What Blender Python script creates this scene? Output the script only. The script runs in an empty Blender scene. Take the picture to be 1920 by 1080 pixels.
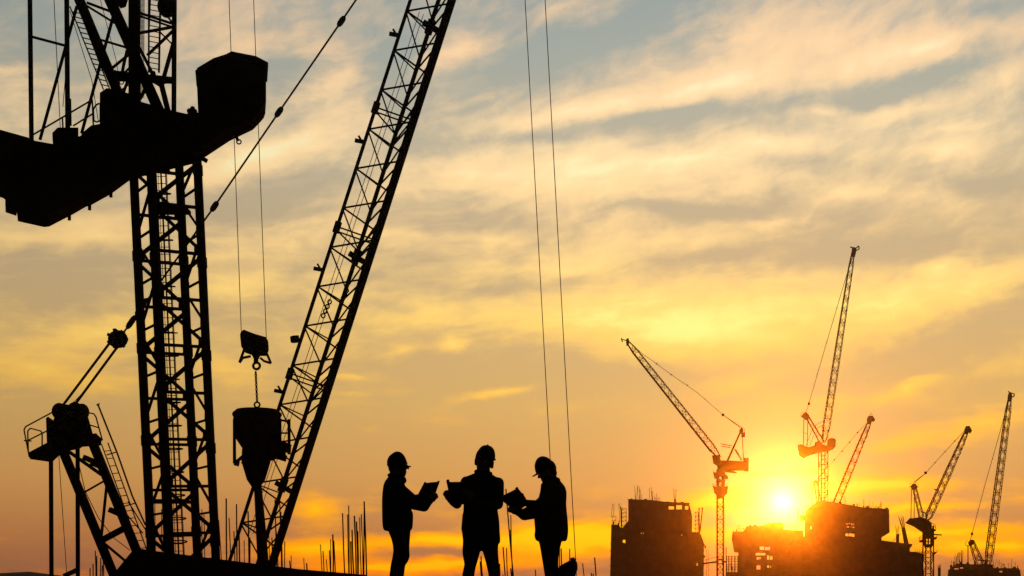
import bpy, bmesh, math, random
from mathutils import Vector, Matrix
from mathutils.geometry import tessellate_polygon
random.seed(7)
scene = bpy.context.scene
COL = scene.collection
R = math.radians

# ------------------------------------------------------------------ camera
F = 2666.667          # focal length in pixels of the 1920 wide photograph (50 mm lens)
HORIZON = 1084.0      # row of the horizon in the photograph
EYE = 0.5             # camera height over the roof deck
cam_data = bpy.data.cameras.new('camera')
cam_data.lens = 50.0; cam_data.sensor_width = 36.0
cam_data.shift_y = (HORIZON - 540.0) / 1920.0
cam_data.clip_start = 0.1; cam_data.clip_end = 6000.0
camera = bpy.data.objects.new('camera', cam_data); COL.objects.link(camera)
camera.location = (0, 0, EYE); camera.rotation_euler = (R(90), 0, 0)
scene.camera = camera

# ------------------------------------------------------------------ exposure
EXPO = -1.7
vs = scene.view_settings
vs.view_transform = 'Standard'; vs.look = 'None'; vs.gamma = 1.0; vs.exposure = EXPO
vs.use_curve_mapping = False
scene.render.engine = 'CYCLES'
scene.cycles.use_denoising = True
scene.cycles.max_bounces = 4
scene.cycles.volume_bounces = 0
scene.cycles.transparent_max_bounces = 4

# ------------------------------------------------------------------ sun and sky
def lin(c):
    return tuple((v / 255 / 12.92 if v / 255 <= 0.04045 else ((v / 255 + 0.055) / 1.055) ** 2.4) for v in c)
SUN_PX = (1467.0, 940.0)
SUN_AZ = math.atan((SUN_PX[0] - 960) / F)
SUN_EL = math.atan((HORIZON - SUN_PX[1]) / F * math.cos(SUN_AZ))
SUN_DIR = Vector((math.sin(SUN_AZ) * math.cos(SUN_EL), math.cos(SUN_AZ) * math.cos(SUN_EL), math.sin(SUN_EL)))
sun_data = bpy.data.lights.new('sun', 'SUN')
sun_data.energy = 3.8; sun_data.angle = R(0.5); sun_data.color = (1.0, 0.17, 0.003)
sun = bpy.data.objects.new('sun', sun_data); COL.objects.link(sun)
sun.rotation_euler = SUN_DIR.to_track_quat('Z', 'Y').to_euler()
sun.location = SUN_DIR * 300

world = bpy.data.worlds.new('World'); scene.world = world; world.use_nodes = True
wt = world.node_tree; wt.nodes.clear()
def wn(kind): return wt.nodes.new(kind)
def link(a, b): wt.links.new(a, b)
def put(sock, v):
    if isinstance(v, bpy.types.NodeSocket): link(v, sock)
    else: sock.default_value = v
def M(op, a, b=None, c=None, clamp=False):
    n = wn('ShaderNodeMath'); n.operation = op; n.use_clamp = clamp
    put(n.inputs[0], a)
    if b is not None: put(n.inputs[1], b)
    if c is not None: put(n.inputs[2], c)
    return n.outputs[0]
def VM(op, a, b=None, s=None):
    n = wn('ShaderNodeVectorMath'); n.operation = op
    put(n.inputs[0], a)
    if b is not None: put(n.inputs[1], b)
    if s is not None: put(n.inputs['Scale'], s)
    return n.outputs['Value'] if op in ('DOT_PRODUCT', 'LENGTH') else n.outputs[0]
def XYZ(x, y, z=0.0):
    n = wn('ShaderNodeCombineXYZ'); put(n.inputs[0], x); put(n.inputs[1], y); put(n.inputs[2], z); return n.outputs[0]
def smooth(v, a, b, lo=0.0, hi=1.0):
    n = wn('ShaderNodeMapRange'); n.interpolation_type = 'SMOOTHSTEP'
    put(n.inputs[0], v); n.inputs[1].default_value = a; n.inputs[2].default_value = b
    n.inputs[3].default_value = lo; n.inputs[4].default_value = hi
    return n.outputs[0]
def fbm(vec, scale, detail, rough, dist=0.0, color=False):
    n = wn('ShaderNodeTexNoise'); n.noise_dimensions = '3D'
    put(n.inputs['Vector'], vec); n.inputs['Scale'].default_value = scale; n.inputs['Detail'].default_value = detail
    n.inputs['Roughness'].default_value = rough; n.inputs['Distortion'].default_value = dist
    return n.outputs['Color'] if color else n.outputs['Fac']
def ramp(fac, stops, top=1100.0):
    n = wn('ShaderNodeValToRGB'); put(n.inputs[0], fac)
    els = n.color_ramp.elements
    stops = sorted(((HORIZON - y) / top, c) for y, c in stops)
    for i, (p, c) in enumerate(stops):
        e = els[i] if i < 2 else els.new(min(max(p, 0), 1))
        e.position = min(max(p, 0), 1); e.color = (*lin(c), 1)
    return n.outputs[0]
def mix(f, a, b):
    n = wn('ShaderNodeMix'); n.data_type = 'RGBA'; put(n.inputs[0], f); put(n.inputs[6], a); put(n.inputs[7], b); return n.outputs[2]

tc = wn('ShaderNodeTexCoord')
sep = wn('ShaderNodeSeparateXYZ'); link(tc.outputs['Generated'], sep.inputs[0])
dx, dy, dz = sep.outputs
P = M('MULTIPLY', M('ARCTAN2', dx, dy), F)                      # azimuth, and below elevation, in the same unit
Q = M('MULTIPLY', M('ARCSINE', dz), F)
PQ = XYZ(P, Q, 0.0)
cosg = VM('DOT_PRODUCT', tc.outputs['Generated'], tuple(SUN_DIR))
gam = M('MULTIPLY', M('ARCCOSINE', M('MINIMUM', cosg, 1.0)), F) # angle from the sun, same unit
# streaks rise to the right in the upper sky, lie level near the horizon
slope = smooth(Q, 150.0, 1150.0, 0.02, 0.17)
# the cloud layer seen in perspective: streaks get finer towards the horizon
V = M('MULTIPLY', M('LOGARITHM', M('ADD', M('MAXIMUM', M('DIVIDE', Q, 600.0), -0.5), 1.0), math.e), 900.0)
CW = XYZ(P, M('SUBTRACT', V, M('MULTIPLY', P, slope)), 0.0)
wob = VM('SUBTRACT', fbm(VM('MULTIPLY', CW, (1/260, 1/120, 0)), 1.0, 3, 0.55, color=True), (0.5, 0.5, 0.5))
CW2 = VM('ADD', CW, VM('MULTIPLY', wob, (120, 60, 0)))
n1 = fbm(VM('MULTIPLY', CW2, (1/360, 1/80, 0)), 1.0, 3, 0.5)
n2 = fbm(VM('ADD', VM('MULTIPLY', CW2, (1/130, 1/44, 0)), (9.3, 4.1, 2.0)), 1.0, 5, 0.58)
n3 = fbm(VM('ADD', VM('MULTIPLY', CW2, (1/48, 1/20, 0)), (3.3, 14.1, 7.0)), 1.0, 4, 0.6)
n4 = fbm(VM('ADD', VM('MULTIPLY', CW2, (1/230, 1/15, 0)), (1.3, 8.1, 5.0)), 1.0, 4, 0.6)
wobS = VM('SUBTRACT', fbm(VM('ADD', VM('MULTIPLY', PQ, (1/95, 1/55, 0)), (5.5, 1.7, 3.0)), 1.0, 4, 0.6, color=True), (0.5, 0.5, 0.5))
PQw = VM('ADD', PQ, VM('ADD', VM('MULTIPLY', wob, (90, 34, 0)), VM('MULTIPLY', wobS, (80, 26, 0))))
NISH = 0.1
HAZE_D = 0.95e-4     # haze per metre
HAZE_G = 0.979
BLOBS = [  # cloud banks (+) and openings (-): place in the sky, length, thickness, tilt, weight
    (1320, 165, 300, 30, 9, .45), (1720, 88, 140, 26, 12, .6), (1560, 60, 210, 60, 14, .3), (1440, 40, 120, 40, 20, .25), (1040, 20, 50, 14, 20, .25),
    (1100, 215, 190, 26, 8, .35), (560, 265, 160, 34, 22, .4), (625, 150, 70, 45, 40, .3), (470, 85, 90, 20, 14, .3), (480, 292, 130, 18, 17, .35),
    (862, 92, 60, 18, 24, .35), (860, 200, 90, 20, 18, .2), (690, 30, 60, 30, 20, .2), (400, 20, 50, 20, 10, .2), (40, 130, 70, 20, 8, .25),
    (1100, 330, 270, 46, 3, .55), (880, 322, 70, 22, -4, .35), (1250, 300, 150, 16, 3, .3), (1600, 355, 170, 24, -9, .42), (1430, 268, 80, 14, -4, .35),
    (1545, 208, 40, 9, 0, .35), (1640, 212, 90, 13, 2, .28), (1740, 283, 110, 16, -3, .32), (1895, 130, 60, 50, 38, .3), (1780, 240, 60, 10, 4, .2),
    (1450, 415, 65, 11, 3, .42), (925, 446, 60, 12, 0, .3), (1250, 452, 170, 20, 8, .3), (1050, 500, 160, 16, 2, .25), (760, 440, 120, 16, -4, .3),
    (1290, 615, 170, 46, 0, .6), (1430, 570, 220, 70, 8, .45), (1060, 590, 170, 40, 2, .4), (1650, 570, 220, 46, 15, .35), (1850, 540, 120, 26, 18, .25),
    (1400, 715, 70, 22, 2, .38), (1700, 722, 75, 12, 22, .6), (1560, 745, 55, 28, 10, .38), (1760, 500, 38, 11, 0, .42), (1180, 545, 120, 20, 4, .25),
    (945, 732, 90, 9, 7, .75), (905, 742, 40, 6, 4, .3), (700, 800, 30, 8, 0, .3), (1060, 800, 60, 9, 0, .2), (850, 648, 26, 16, 10, .6), (800, 590, 110, 16, 3, .25), (770, 650, 20, 10, 0, .2),
    (180, 615, 120, 24, 14, .5), (60, 690, 90, 26, -4, .5), (190, 730, 90, 22, 4, .42), (150, 440, 170, 18, 6, .35), (430, 540, 90, 18, 4, .35), (420, 690, 60, 30, 0, .3),
    (650, 702, 50, 7, 0, .5), (655, 733, 30, 5, 0, .35), (640, 545, 70, 14, 3, .25), (570, 440, 90, 24, 8, .25),
    (590, 955, 50, 34, -20, .7), (610, 1028, 120, 15, 0, .95), (850, 1014, 95, 9, 2, 1.15), (860, 1058, 160, 13, 2, .9), (1085, 1012, 150, 22, 3, 1.2), (1010, 1000, 60, 9, 0, .4), (720, 1060, 120, 10, 0, .5),
    (1100, 985, 80, 14, 6, .5), (1330, 940, 75, 15, 6, 1.05), (1600, 914, 210, 13, 1, 1.1), (1350, 1005, 120, 14, 0, .6), (1740, 1000, 170, 11, 1, .8), (1700, 960, 120, 8, 3, .6),
    (1850, 1022, 130, 11, 0, .9), (1850, 795, 100, 26, 8, .5), (1700, 832, 110, 18, 4, .4), (1480, 880, 200, 12, 2, .4), (1620, 955, 150, 12, 0, .45),
    (1150, 62, 190, 34, 20, -.4), (980, 110, 130, 40, 22, -.34), (1250, 218, 240, 18, 5, -.5), (1700, 162, 170, 19, 12, -.55), (1860, 20, 90, 22, 8, -.25),
    (1010, 262, 180, 16, 4, -.35), (560, 355, 170, 28, 12, -.3), (520, 160, 50, 60, 0, -.25), (80, 90, 120, 60, 10, -.25), (760, 200, 70, 70, 40, -.2), (720, 90, 60, 60, 40, -.2),
    (1340, 402, 150, 14, -4, -.4), (1660, 470, 230, 30, 2, -.45), (1860, 350, 90, 30, 0, -.35), (1330, 480, 120, 12, 5, -.3), (900, 545, 160, 12, 2, -.25),
    (1000, 715, 420, 60, 0, -.34), (1760, 655, 180, 42, 17, -.55), (1840, 735, 100, 22, 8, -.35), (1300, 700, 120, 20, -3, -.25), (100, 540, 170, 50, 6, -.4),
    (120, 900, 330, 130, 0, -.7), (720, 860, 480, 75, 0, -.5), (1230, 850, 260, 60, 0, -.5), (1640, 800, 120, 40, 0, -.3), (1640, 865, 260, 12, 0, -.3), (720, 985, 140, 16, 0, -.3), (850, 1036, 120, 8, 0, -.35),
    (1850, 890, 110, 30, 0, -.5), (1850, 965, 130, 18, 0, -.4), (480, 400, 110, 22, 6, -.2), (1450, 300, 60, 10, 0, -.15),
]
bias = None
for (bx, by, sx, sy, ang, amp) in BLOBS:
    a = math.atan((bx - 960) / F); e = math.atan((HORIZON - by) / F * math.cos(a))
    mp = wn('ShaderNodeMapping'); mp.vector_type = 'TEXTURE'
    link(PQw, mp.inputs[0])
    mp.inputs[1].default_value = (a * F, e * F, 0); mp.inputs[2].default_value = (0, 0, R(ang))
    mp.inputs[3].default_value = (sx * 2.1, sy * 2.1, 1)
    g = wn('ShaderNodeTexGradient'); g.gradient_type = 'QUADRATIC_SPHERE'; link(mp.outputs[0], g.inputs[0])
    bias = M('MULTIPLY_ADD', g.outputs['Fac'], amp * 1.1, bias if bias is not None else 0.0)
raw = M('ADD', M('ADD', M('MULTIPLY', M('SUBTRACT', n1, 0.5), 0.65), M('MULTIPLY', M('SUBTRACT', n2, 0.5), 0.64)),
        M('ADD', M('MULTIPLY', M('SUBTRACT', n3, 0.5), 0.42), M('MULTIPLY', M('SUBTRACT', n4, 0.5), 0.34)))
dens = M('ADD', M('ADD', raw, bias), 0.295)
cover = smooth(dens, 0.04, 0.70)
glint = smooth(dens, 0.60, 1.12)
fac = M('DIVIDE', Q, 1100.0, clamp=True)
gap = ramp(fac, [(0, (148, 160, 160)), (150, (163, 168, 158)), (300, (182, 173, 150)), (430, (188, 168, 134)), (600, (196, 166, 118)),
                 (760, (203, 163, 98)), (900, (200, 146, 82)), (1000, (180, 118, 70)), (1080, (150, 96, 68))])
cld = ramp(fac, [(0, (230, 200, 164)), (140, (250, 211, 164)), (300, (255, 221, 166)), (430, (252, 212, 148)), (600, (255, 210, 112)),
                 (740, (243, 188, 84)), (880, (250, 172, 48)), (990, (255, 164, 6)), (1080, (250, 130, 14))])
lit = ramp(fac, [(0, (250, 225, 180)), (300, (255, 246, 195)), (600, (255, 242, 140)), (760, (250, 205, 90)), (960, (255, 200, 0)),
                 (1080, (255, 170, 10))])
skyc = mix(glint, mix(cover, gap, cld), lit)
# brightness falls away from the sun, to the dusk side behind the camera
fall = M('ADD', smooth(gam, 300.0, 1900.0, 1.09, 0.82), smooth(gam, 1700.0, 4300.0, 0.0, -0.785))
skyc = VM('SCALE', skyc, s=fall)
skyc = VM('SCALE', skyc, s=smooth(Q, -60.0, -8.0, 0.03, 1.0))
# the sun itself and the bright air round it
def gauss(r): return M('EXPONENT', M('MULTIPLY', M('POWER', M('DIVIDE', gam, r), 2.0), -1.0))
core = M('EXPONENT', M('DIVIDE', gam, -21.0)); halo = M('EXPONENT', M('DIVIDE', gam, -62.0)); wide = gauss(240.0)
skyc = VM('ADD', skyc, VM('SCALE', (1.0, 0.93, 0.62), s=M('MULTIPLY', core, 1.9)))
skyc = VM('ADD', skyc, VM('SCALE', (1.0, 0.85, 0.3), s=M("MULTIPLY", halo, 0.8)))
skyc = VM('ADD', skyc, VM('SCALE', (0.6, 0.62, 0.02), s=M("MULTIPLY", wide, 0.05)))
nishita = wn('ShaderNodeTexSky'); nishita.sky_type = 'NISHITA'; nishita.sun_disc = False
nishita.sun_elevation = SUN_EL; nishita.sun_rotation = SUN_AZ; nishita.altitude = 30; nishita.dust_density = 2.0
BG = 0.1
total = VM('ADD', VM('SCALE', skyc, s=(2 ** -EXPO) / BG), VM('SCALE', nishita.outputs[0], s=NISH))
bg = wn('ShaderNodeBackground'); link(total, bg.inputs[0]); bg.inputs[1].default_value = BG
out = wn('ShaderNodeOutputWorld'); link(bg.outputs[0], out.inputs[0])
world.cycles.sampling_method = 'MANUAL'; world.cycles.sample_map_resolution = 512

# ------------------------------------------------------------------ helpers
def at(px, py, Y):
    """point at depth Y seen at pixel px, py of the 1920 x 1080 photograph"""
    return Vector(((px - 960.0) / F * Y, Y, EYE + (HORIZON - py) / F * Y))
def grey_mat(name, c0, c1, scale=6.0, rough=0.85, bump=0.0, spec=0.2, metal=0.0):
    m = bpy.data.materials.new(name); m.use_nodes = True
    nt = m.node_tree; b = nt.nodes['Principled BSDF']
    t = nt.nodes.new('ShaderNodeTexCoord'); n = nt.nodes.new('ShaderNodeTexNoise')
    n.inputs['Scale'].default_value = scale; n.inputs['Detail'].default_value = 5.0; n.inputs['Roughness'].default_value = 0.62
    nt.links.new(t.outputs['Object'], n.inputs['Vector'])
    r = nt.nodes.new('ShaderNodeValToRGB'); r.color_ramp.elements[0].position = 0.34; r.color_ramp.elements[1].position = 0.68
    r.color_ramp.elements[0].color = (*c0, 1); r.color_ramp.elements[1].color = (*c1, 1)
    nt.links.new(n.outputs['Fac'], r.inputs[0]); nt.links.new(r.outputs[0], b.inputs['Base Color'])
    b.inputs['Roughness'].default_value = rough; b.inputs['Specular IOR Level'].default_value = spec; b.inputs['Metallic'].default_value = metal
    if bump:
        bp = nt.nodes.new('ShaderNodeBump'); bp.inputs['Strength'].default_value = bump; bp.inputs['Distance'].default_value = 0.02
        nt.links.new(n.outputs['Fac'], bp.inputs['Height']); nt.links.new(bp.outputs[0], b.inputs['Normal'])
    return m
STEEL = grey_mat('dark_painted_steel', (.008, .0078, .0075), (.018, .016, .014), 3.0, .9, spec=.0)
RUST = grey_mat('rusty_bar_steel', (.02, .012, .008), (.045, .024, .014), 8.0, .9, spec=.0)
ROPE = grey_mat('greasy_wire_rope', (.008, .008, .008), (.016, .015, .014), 20.0, .9, spec=.0)
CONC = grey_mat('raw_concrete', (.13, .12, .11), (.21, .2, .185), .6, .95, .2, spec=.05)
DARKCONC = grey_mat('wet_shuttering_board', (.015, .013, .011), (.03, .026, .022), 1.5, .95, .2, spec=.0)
CWEIGHT = grey_mat('dark_ballast_block', (.012, .012, .012), (.022, .021, .02), 1.2, .9, spec=.0)
GROUND = grey_mat('dry_site_soil', (.06, .05, .035), (.12, .095, .07), .02, .95)
HILL = grey_mat('scrub_covered_hill', (.05, .055, .035), (.09, .085, .05), .02, .95)
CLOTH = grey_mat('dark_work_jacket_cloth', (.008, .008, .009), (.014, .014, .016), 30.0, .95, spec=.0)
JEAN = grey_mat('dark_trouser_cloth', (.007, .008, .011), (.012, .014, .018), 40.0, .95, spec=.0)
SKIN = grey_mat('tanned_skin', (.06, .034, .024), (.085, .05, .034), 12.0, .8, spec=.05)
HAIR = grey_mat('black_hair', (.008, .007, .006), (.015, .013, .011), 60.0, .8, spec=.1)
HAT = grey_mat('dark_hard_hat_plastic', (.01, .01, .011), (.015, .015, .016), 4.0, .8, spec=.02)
LEATHER = grey_mat('worn_boot_leather', (.015, .011, .008), (.03, .022, .016), 25.0, .8, spec=.1)
PAPER = grey_mat('dark_folder_board', (.012, .012, .014), (.02, .02, .022), 5.0, .9, spec=.0)
CANVAS = grey_mat('dark_canvas_sack', (.012, .011, .009), (.025, .022, .018), 14.0, .95, .3, spec=.0)
EYEWHITE = grey_mat('eye_white', (.4, .39, .37), (.5, .49, .46), 3.0, .4)

def world_origin(o):
    v = Vector((0, 0, 0))
    while o is not None:
        v += o.location; o = o.parent
    return v
class MB:
    """collects shapes in world coordinates; build() links them as ONE mesh object"""
    def __init__(s): s.v = []; s.f = []
    def add(s, verts, faces):
        k = len(s.v); s.v.extend(tuple(p) for p in verts); s.f.extend([tuple(i + k for i in f) for f in faces]); return s
    def tube(s, p0, p1, r0, r1=None, n=6, flat=None, turn=0.0):
        """bar from p0 to p1; flat squashes it along the second cross axis"""
        p0 = Vector(p0); p1 = Vector(p1); r1 = r0 if r1 is None else r1
        d = (p1 - p0)
        if d.length < 1e-6: return s
        d.normalize()
        up = Vector((0, 1, 0)) if abs(d.y) < 0.9 else Vector((1, 0, 0))
        a = d.cross(up).normalized(); b = d.cross(a)
        k = flat if flat else 1.0
        vs_ = []
        for p, r in ((p0, r0), (p1, r1)):
            for i in range(n):
                t = 2 * math.pi * (i + .5) / n + turn
                vs_.append(p + a * (r * math.cos(t)) + b * (r * k * math.sin(t)))
        fs = [(i, (i + 1) % n, n + (i + 1) % n, n + i) for i in range(n)]
        fs += [tuple(range(n))[::-1], tuple(range(n, 2 * n))]
        return s.add(vs_, fs)
    def beam(s, p0, p1, w, flat=None):            # square section, w wide
        return s.tube(p0, p1, w * .7071, None, 4, flat)
    def path(s, pts, r, n=6):
        for a, b in zip(pts[:-1], pts[1:]): s.tube(a, b, r, None, n)
        return s
    def ring(s, c, ax, bx, R_, r, n=20, m=5, a0=0.0, a1=2 * math.pi):
        c = Vector(c); pts = [c + ax * (R_ * math.cos(a0 + (a1 - a0) * i / n)) + bx * (R_ * math.sin(a0 + (a1 - a0) * i / n)) for i in range(n + 1)]
        return s.path(pts, r, m)
    def box(s, c, h, rot=None):
        c = Vector(c); vs_ = []
        for z in (-1, 1):
            for x, y in ((-1, -1), (1, -1), (1, 1), (-1, 1)):
                p = Vector((x * h[0], y * h[1], z * h[2]))
                if rot is not None: p = rot @ p
                vs_.append(c + p)
        return s.add(vs_, [(3, 2, 1, 0), (4, 5, 6, 7), (0, 1, 5, 4), (1, 2, 6, 5), (2, 3, 7, 6), (3, 0, 4, 7)])
    def lathe(s, c, prof, n=24, ax=None):
        """prof: list of (radius, height) round the axis ax through c"""
        ax = Vector((0, 0, 1)) if ax is None else ax.normalized()
        a = ax.orthogonal().normalized(); b = ax.cross(a); c = Vector(c); vs_ = []
        for r, h in prof:
            for i in range(n):
                t = 2 * math.pi * i / n
                vs_.append(c + ax * h + a * (r * math.cos(t)) + b * (r * math.sin(t)))
        fs = []
        for k in range(len(prof) - 1):
            for i in range(n):
                j = (i + 1) % n; fs.append((k * n + i, k * n + j, (k + 1) * n + j, (k + 1) * n + i))
        fs += [tuple(range(n))[::-1], tuple(range((len(prof) - 1) * n, len(prof) * n))]
        return s.add(vs_, fs)
    def ball(s, c, rx, ry, rz, n=12, m=8, rot=None):
        c = Vector(c); vs_ = [] ; fs = []
        for k in range(m + 1):
            ph = math.pi * k / m
            for i in range(n):
                t = 2 * math.pi * i / n
                p = Vector((rx * math.sin(ph) * math.cos(t), ry * math.sin(ph) * math.sin(t), rz * math.cos(ph)))
                if rot is not None: p = rot @ p
                vs_.append(c + p)
        for k in range(m):
            for i in range(n):
                j = (i + 1) % n; fs.append((k * n + i, (k + 1) * n + i, (k + 1) * n + j, k * n + j))
        return s.add(vs_, fs)
    def slab(s, pts, d0, thick, holes=(), along=None, keep=False):
        """plate with the outline pts (pixels) whose near face stands at depth d0 and whose thickness runs away from the camera.
        Upper outline points are measured on the near face, lower ones on the far face (a body seen from below)."""
        cx = sum(p[0] for p in pts) / len(pts); cy = sum(p[1] for p in pts) / len(pts)
        def conv(p):
            d = d0 if (keep or p[1] < cy) else d0 + thick
            return Vector(((p[0] - 960) / F * d0, d0, EYE + (HORIZON - p[1]) / F * d))
        loops = [[conv(p) for p in pts]] + [[conv(p) for p in h] for h in holes]
        flat = [v for l in loops for v in l]
        tri = tessellate_polygon([[Vector((v.x, v.z, 0)) for v in l] for l in loops])
        ex = along if along is not None else Vector(((cx - 960) / F, 1, 0)).normalized()
        off = ex * thick; n = len(flat)
        vs_ = flat + [v + off for v in flat]; fs = []
        for t in tri:
            fs.append(tuple(t)); fs.append(tuple(i + n for i in t)[::-1])
        k = 0
        for l in loops:
            m = len(l)
            for i in range(m): fs.append((k + i, k + (i + 1) % m, n + k + (i + 1) % m, n + k + i))
            k += m
        return s.add(vs_, fs)
    def build(s, name, mat, parent=None, smooth=False, recalc=True):
        o0 = world_origin(parent)
        me = bpy.data.meshes.new(name)
        me.from_pydata([(p[0] - o0.x, p[1] - o0.y, p[2] - o0.z) for p in s.v], [], s.f)
        if recalc:
            bm = bmesh.new(); bm.from_mesh(me); bmesh.ops.recalc_face_normals(bm, faces=bm.faces); bm.to_mesh(me); bm.free()
        if smooth: me.polygons.foreach_set('use_smooth', [True] * len(me.polygons))
        me.materials.append(mat)
        ob = bpy.data.objects.new(name, me); COL.objects.link(ob)
        if parent is not None: ob.parent = parent
        return ob
def thing(name, label, cat, loc=(0, 0, 0), group=None):
    e = bpy.data.objects.new(name, None); COL.objects.link(e); e.location = loc
    e.empty_display_size = 0.3
    return tag(e, label, cat, group)
def tag(o, label, cat, group=None, kind=None):
    if label: o['label'] = label
    if cat: o['category'] = cat
    if group: o['group'] = group
    if kind: o['kind'] = kind
    return o
def structure(o): o['kind'] = 'structure'; return o
def stuff(o): o['kind'] = 'stuff'; return o
def bar(root, name, p0, p1, w, mat=STEEL, n=None):
    m = MB()
    if n: m.tube(p0, p1, w / 2, None, n)
    else: m.beam(p0, p1, w)
    return m.build(name, mat, root)
def lerp(a, b, t): return a + (b - a) * t
def sq(axis0, axis1, half, theta, lean_dir=None):
    """four corner offsets of a square mast"""
    ax = (axis1 - axis0).normalized()
    a = Vector((math.cos(theta), math.sin(theta), 0)); a = (a - ax * a.dot(ax)).normalized(); b = ax.cross(a)
    return [a * (sx * half) + b * (sy * half) for sx, sy in ((-1, -1), (1, -1), (1, 1), (-1, 1))]

# ------------------------------------------------------------------ the setting
GZ = -32.0            # street level below the roof deck
def terrain():
    m = MB(); n = 96; rad = [0, 60, 140, 240, 340, 420, 458, 472, 484, 492, 500]
    vs_ = []
    for ri, r in enumerate(rad):
        for i in range(n):
            t = 2 * math.pi * i / n; x = r * math.sin(t); y = r * math.cos(t)
            u = max(0.0, (r - 456) / 40.0); u = min(u, 1.0); u = u * u * (3 - 2 * u)
            # a low ring of hills closes the plain; it stands a little higher far to the left
            left = math.exp(-((math.degrees(math.atan2(x, y)) + 19.5) / 3.4) ** 2)
            h = 30.2 + .9 * math.sin(t * 7) + .6 * math.sin(t * 17 + 1) + left * 5.4 + left * .7 * math.sin(t * 61)
            vs_.append((x, y, GZ + u * h + random.uniform(-.4, .4) * (1 if r > 100 else 0) * (1 - u)))
    fs = [(k * n + i, k * n + (i + 1) % n, (k + 1) * n + (i + 1) % n, (k + 1) * n + i) for k in range(1, len(rad) - 1) for i in range(n)]
    fs.append(tuple(range(n, 2 * n)))
    m.add(vs_, fs); o = m.build('ground', GROUND, smooth=True); return structure(o)
terrain()
# the roof deck the workers stand on, on its own unfinished tower
deck = MB().box((0, 11, -.15), (13, 17, .15)).build('roof_deck', CONC); structure(deck)
tow = thing('deck_tower', 'raw concrete tower storeys carrying the roof deck under the three workers', 'building', (0, 11, GZ))
MB().box((0, 11, (GZ - .3) / 2 - .16), (9, 12, (-GZ - .3) / 2 - .16)).build('core_wall', CONC, tow)
for k in range(1, 9): MB().box((0, 11, GZ + k * 3.6), (12.5, 16.2, .14)).build('floor_slab', CONC, tow)
for sx in (-1, 0, 1):
    for sy in (-1, 1): MB().box((sx * 11.6, 11 + sy * 15, (GZ - .3) / 2), (.35, .35, (-GZ - .32) / 2)).build('column', CONC, tow)

# haze: one closed box of even, pale air round everything
haze = MB().box((0, 0, 52), (506, 506, 86))
hz = haze.build('haze', STEEL); stuff(hz); hz['label'] = 'thin pale evening haze filling the air'
hm = bpy.data.materials.new('evening_haze'); hm.use_nodes = True; ht = hm.node_tree; ht.nodes.clear()
pv = ht.nodes.new('ShaderNodeVolumePrincipled'); ho = ht.nodes.new('ShaderNodeOutputMaterial')
pv.inputs['Color'].default_value = (.97, .95, .92, 1); pv.inputs['Density'].default_value = HAZE_D; pv.inputs['Anisotropy'].default_value = HAZE_G
ht.links.new(pv.outputs[0], ho.inputs['Volume'])
hz.data.materials.clear(); hz.data.materials.append(hm)

# ------------------------------------------------------------------ the unfinished building at the left that carries the near cranes
BD = 57.0
bldg = thing('unfinished_building', 'black sloping shuttered roof edge of unfinished building at lower left, bristling with tall bars', 'building', at(430, 1084, BD + 8) + Vector((0, 0, GZ - EYE)))
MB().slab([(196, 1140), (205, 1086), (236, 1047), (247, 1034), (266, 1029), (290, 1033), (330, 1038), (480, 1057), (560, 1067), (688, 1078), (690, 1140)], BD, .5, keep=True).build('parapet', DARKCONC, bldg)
SLABZ = EYE - .35
x0 = at(150, 0, BD).x; x1 = at(1160, 0, BD).x
MB().box(((x0 + x1) / 2, BD + 12.6, SLABZ - .2), ((x1 - x0) / 2, 12, .2)).build('roof_slab', CONC, bldg)
for k in range(8):
    MB().box(((x0 + x1) / 2, BD + 12.6, GZ + 3.6 * k + .3), ((x1 - x0) / 2 - .4, 11.6, .15)).build('floor_slab', CONC, bldg)
for i in range(6):
    for j in (0, 1):
        MB().box((lerp(x0 + .8, x1 - .8, i / 5), BD + 1.6 + j * 21.5, (GZ + SLABZ - .42) / 2), (.4, .4, (SLABZ - .42 - GZ) / 2)).build('column', CONC, bldg)
MB().box(((x0 + x1) / 2, BD + 13, (GZ + SLABZ - .44) / 2), (5.5, 5, (SLABZ - .44 - GZ) / 2)).build('core_wall', CONC, bldg)
for k in range(1, 8):   # boards of the shuttering show as raised ribs
    px = 230 + k * 56
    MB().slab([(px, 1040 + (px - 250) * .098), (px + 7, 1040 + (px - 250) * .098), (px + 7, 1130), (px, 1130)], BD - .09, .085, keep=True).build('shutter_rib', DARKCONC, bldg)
def rebar(root, x0_, y0_, x1_, y1_, d, r=.03, z_base=None, mat=RUST):
    top = at(x0_, y0_, d); bot = at(x1_, y1_, d)
    if z_base is not None and bot.z > z_base:
        k = (top.z - z_base) / max(top.z - bot.z, .05); bot = top + (bot - top) * k
    mid = (top + bot) / 2 + Vector((random.uniform(-.02, .02), 0, 0))
    m = MB().path([bot, mid, top], r, 5); return m.build('reinforcement_bar', mat, root)
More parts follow.
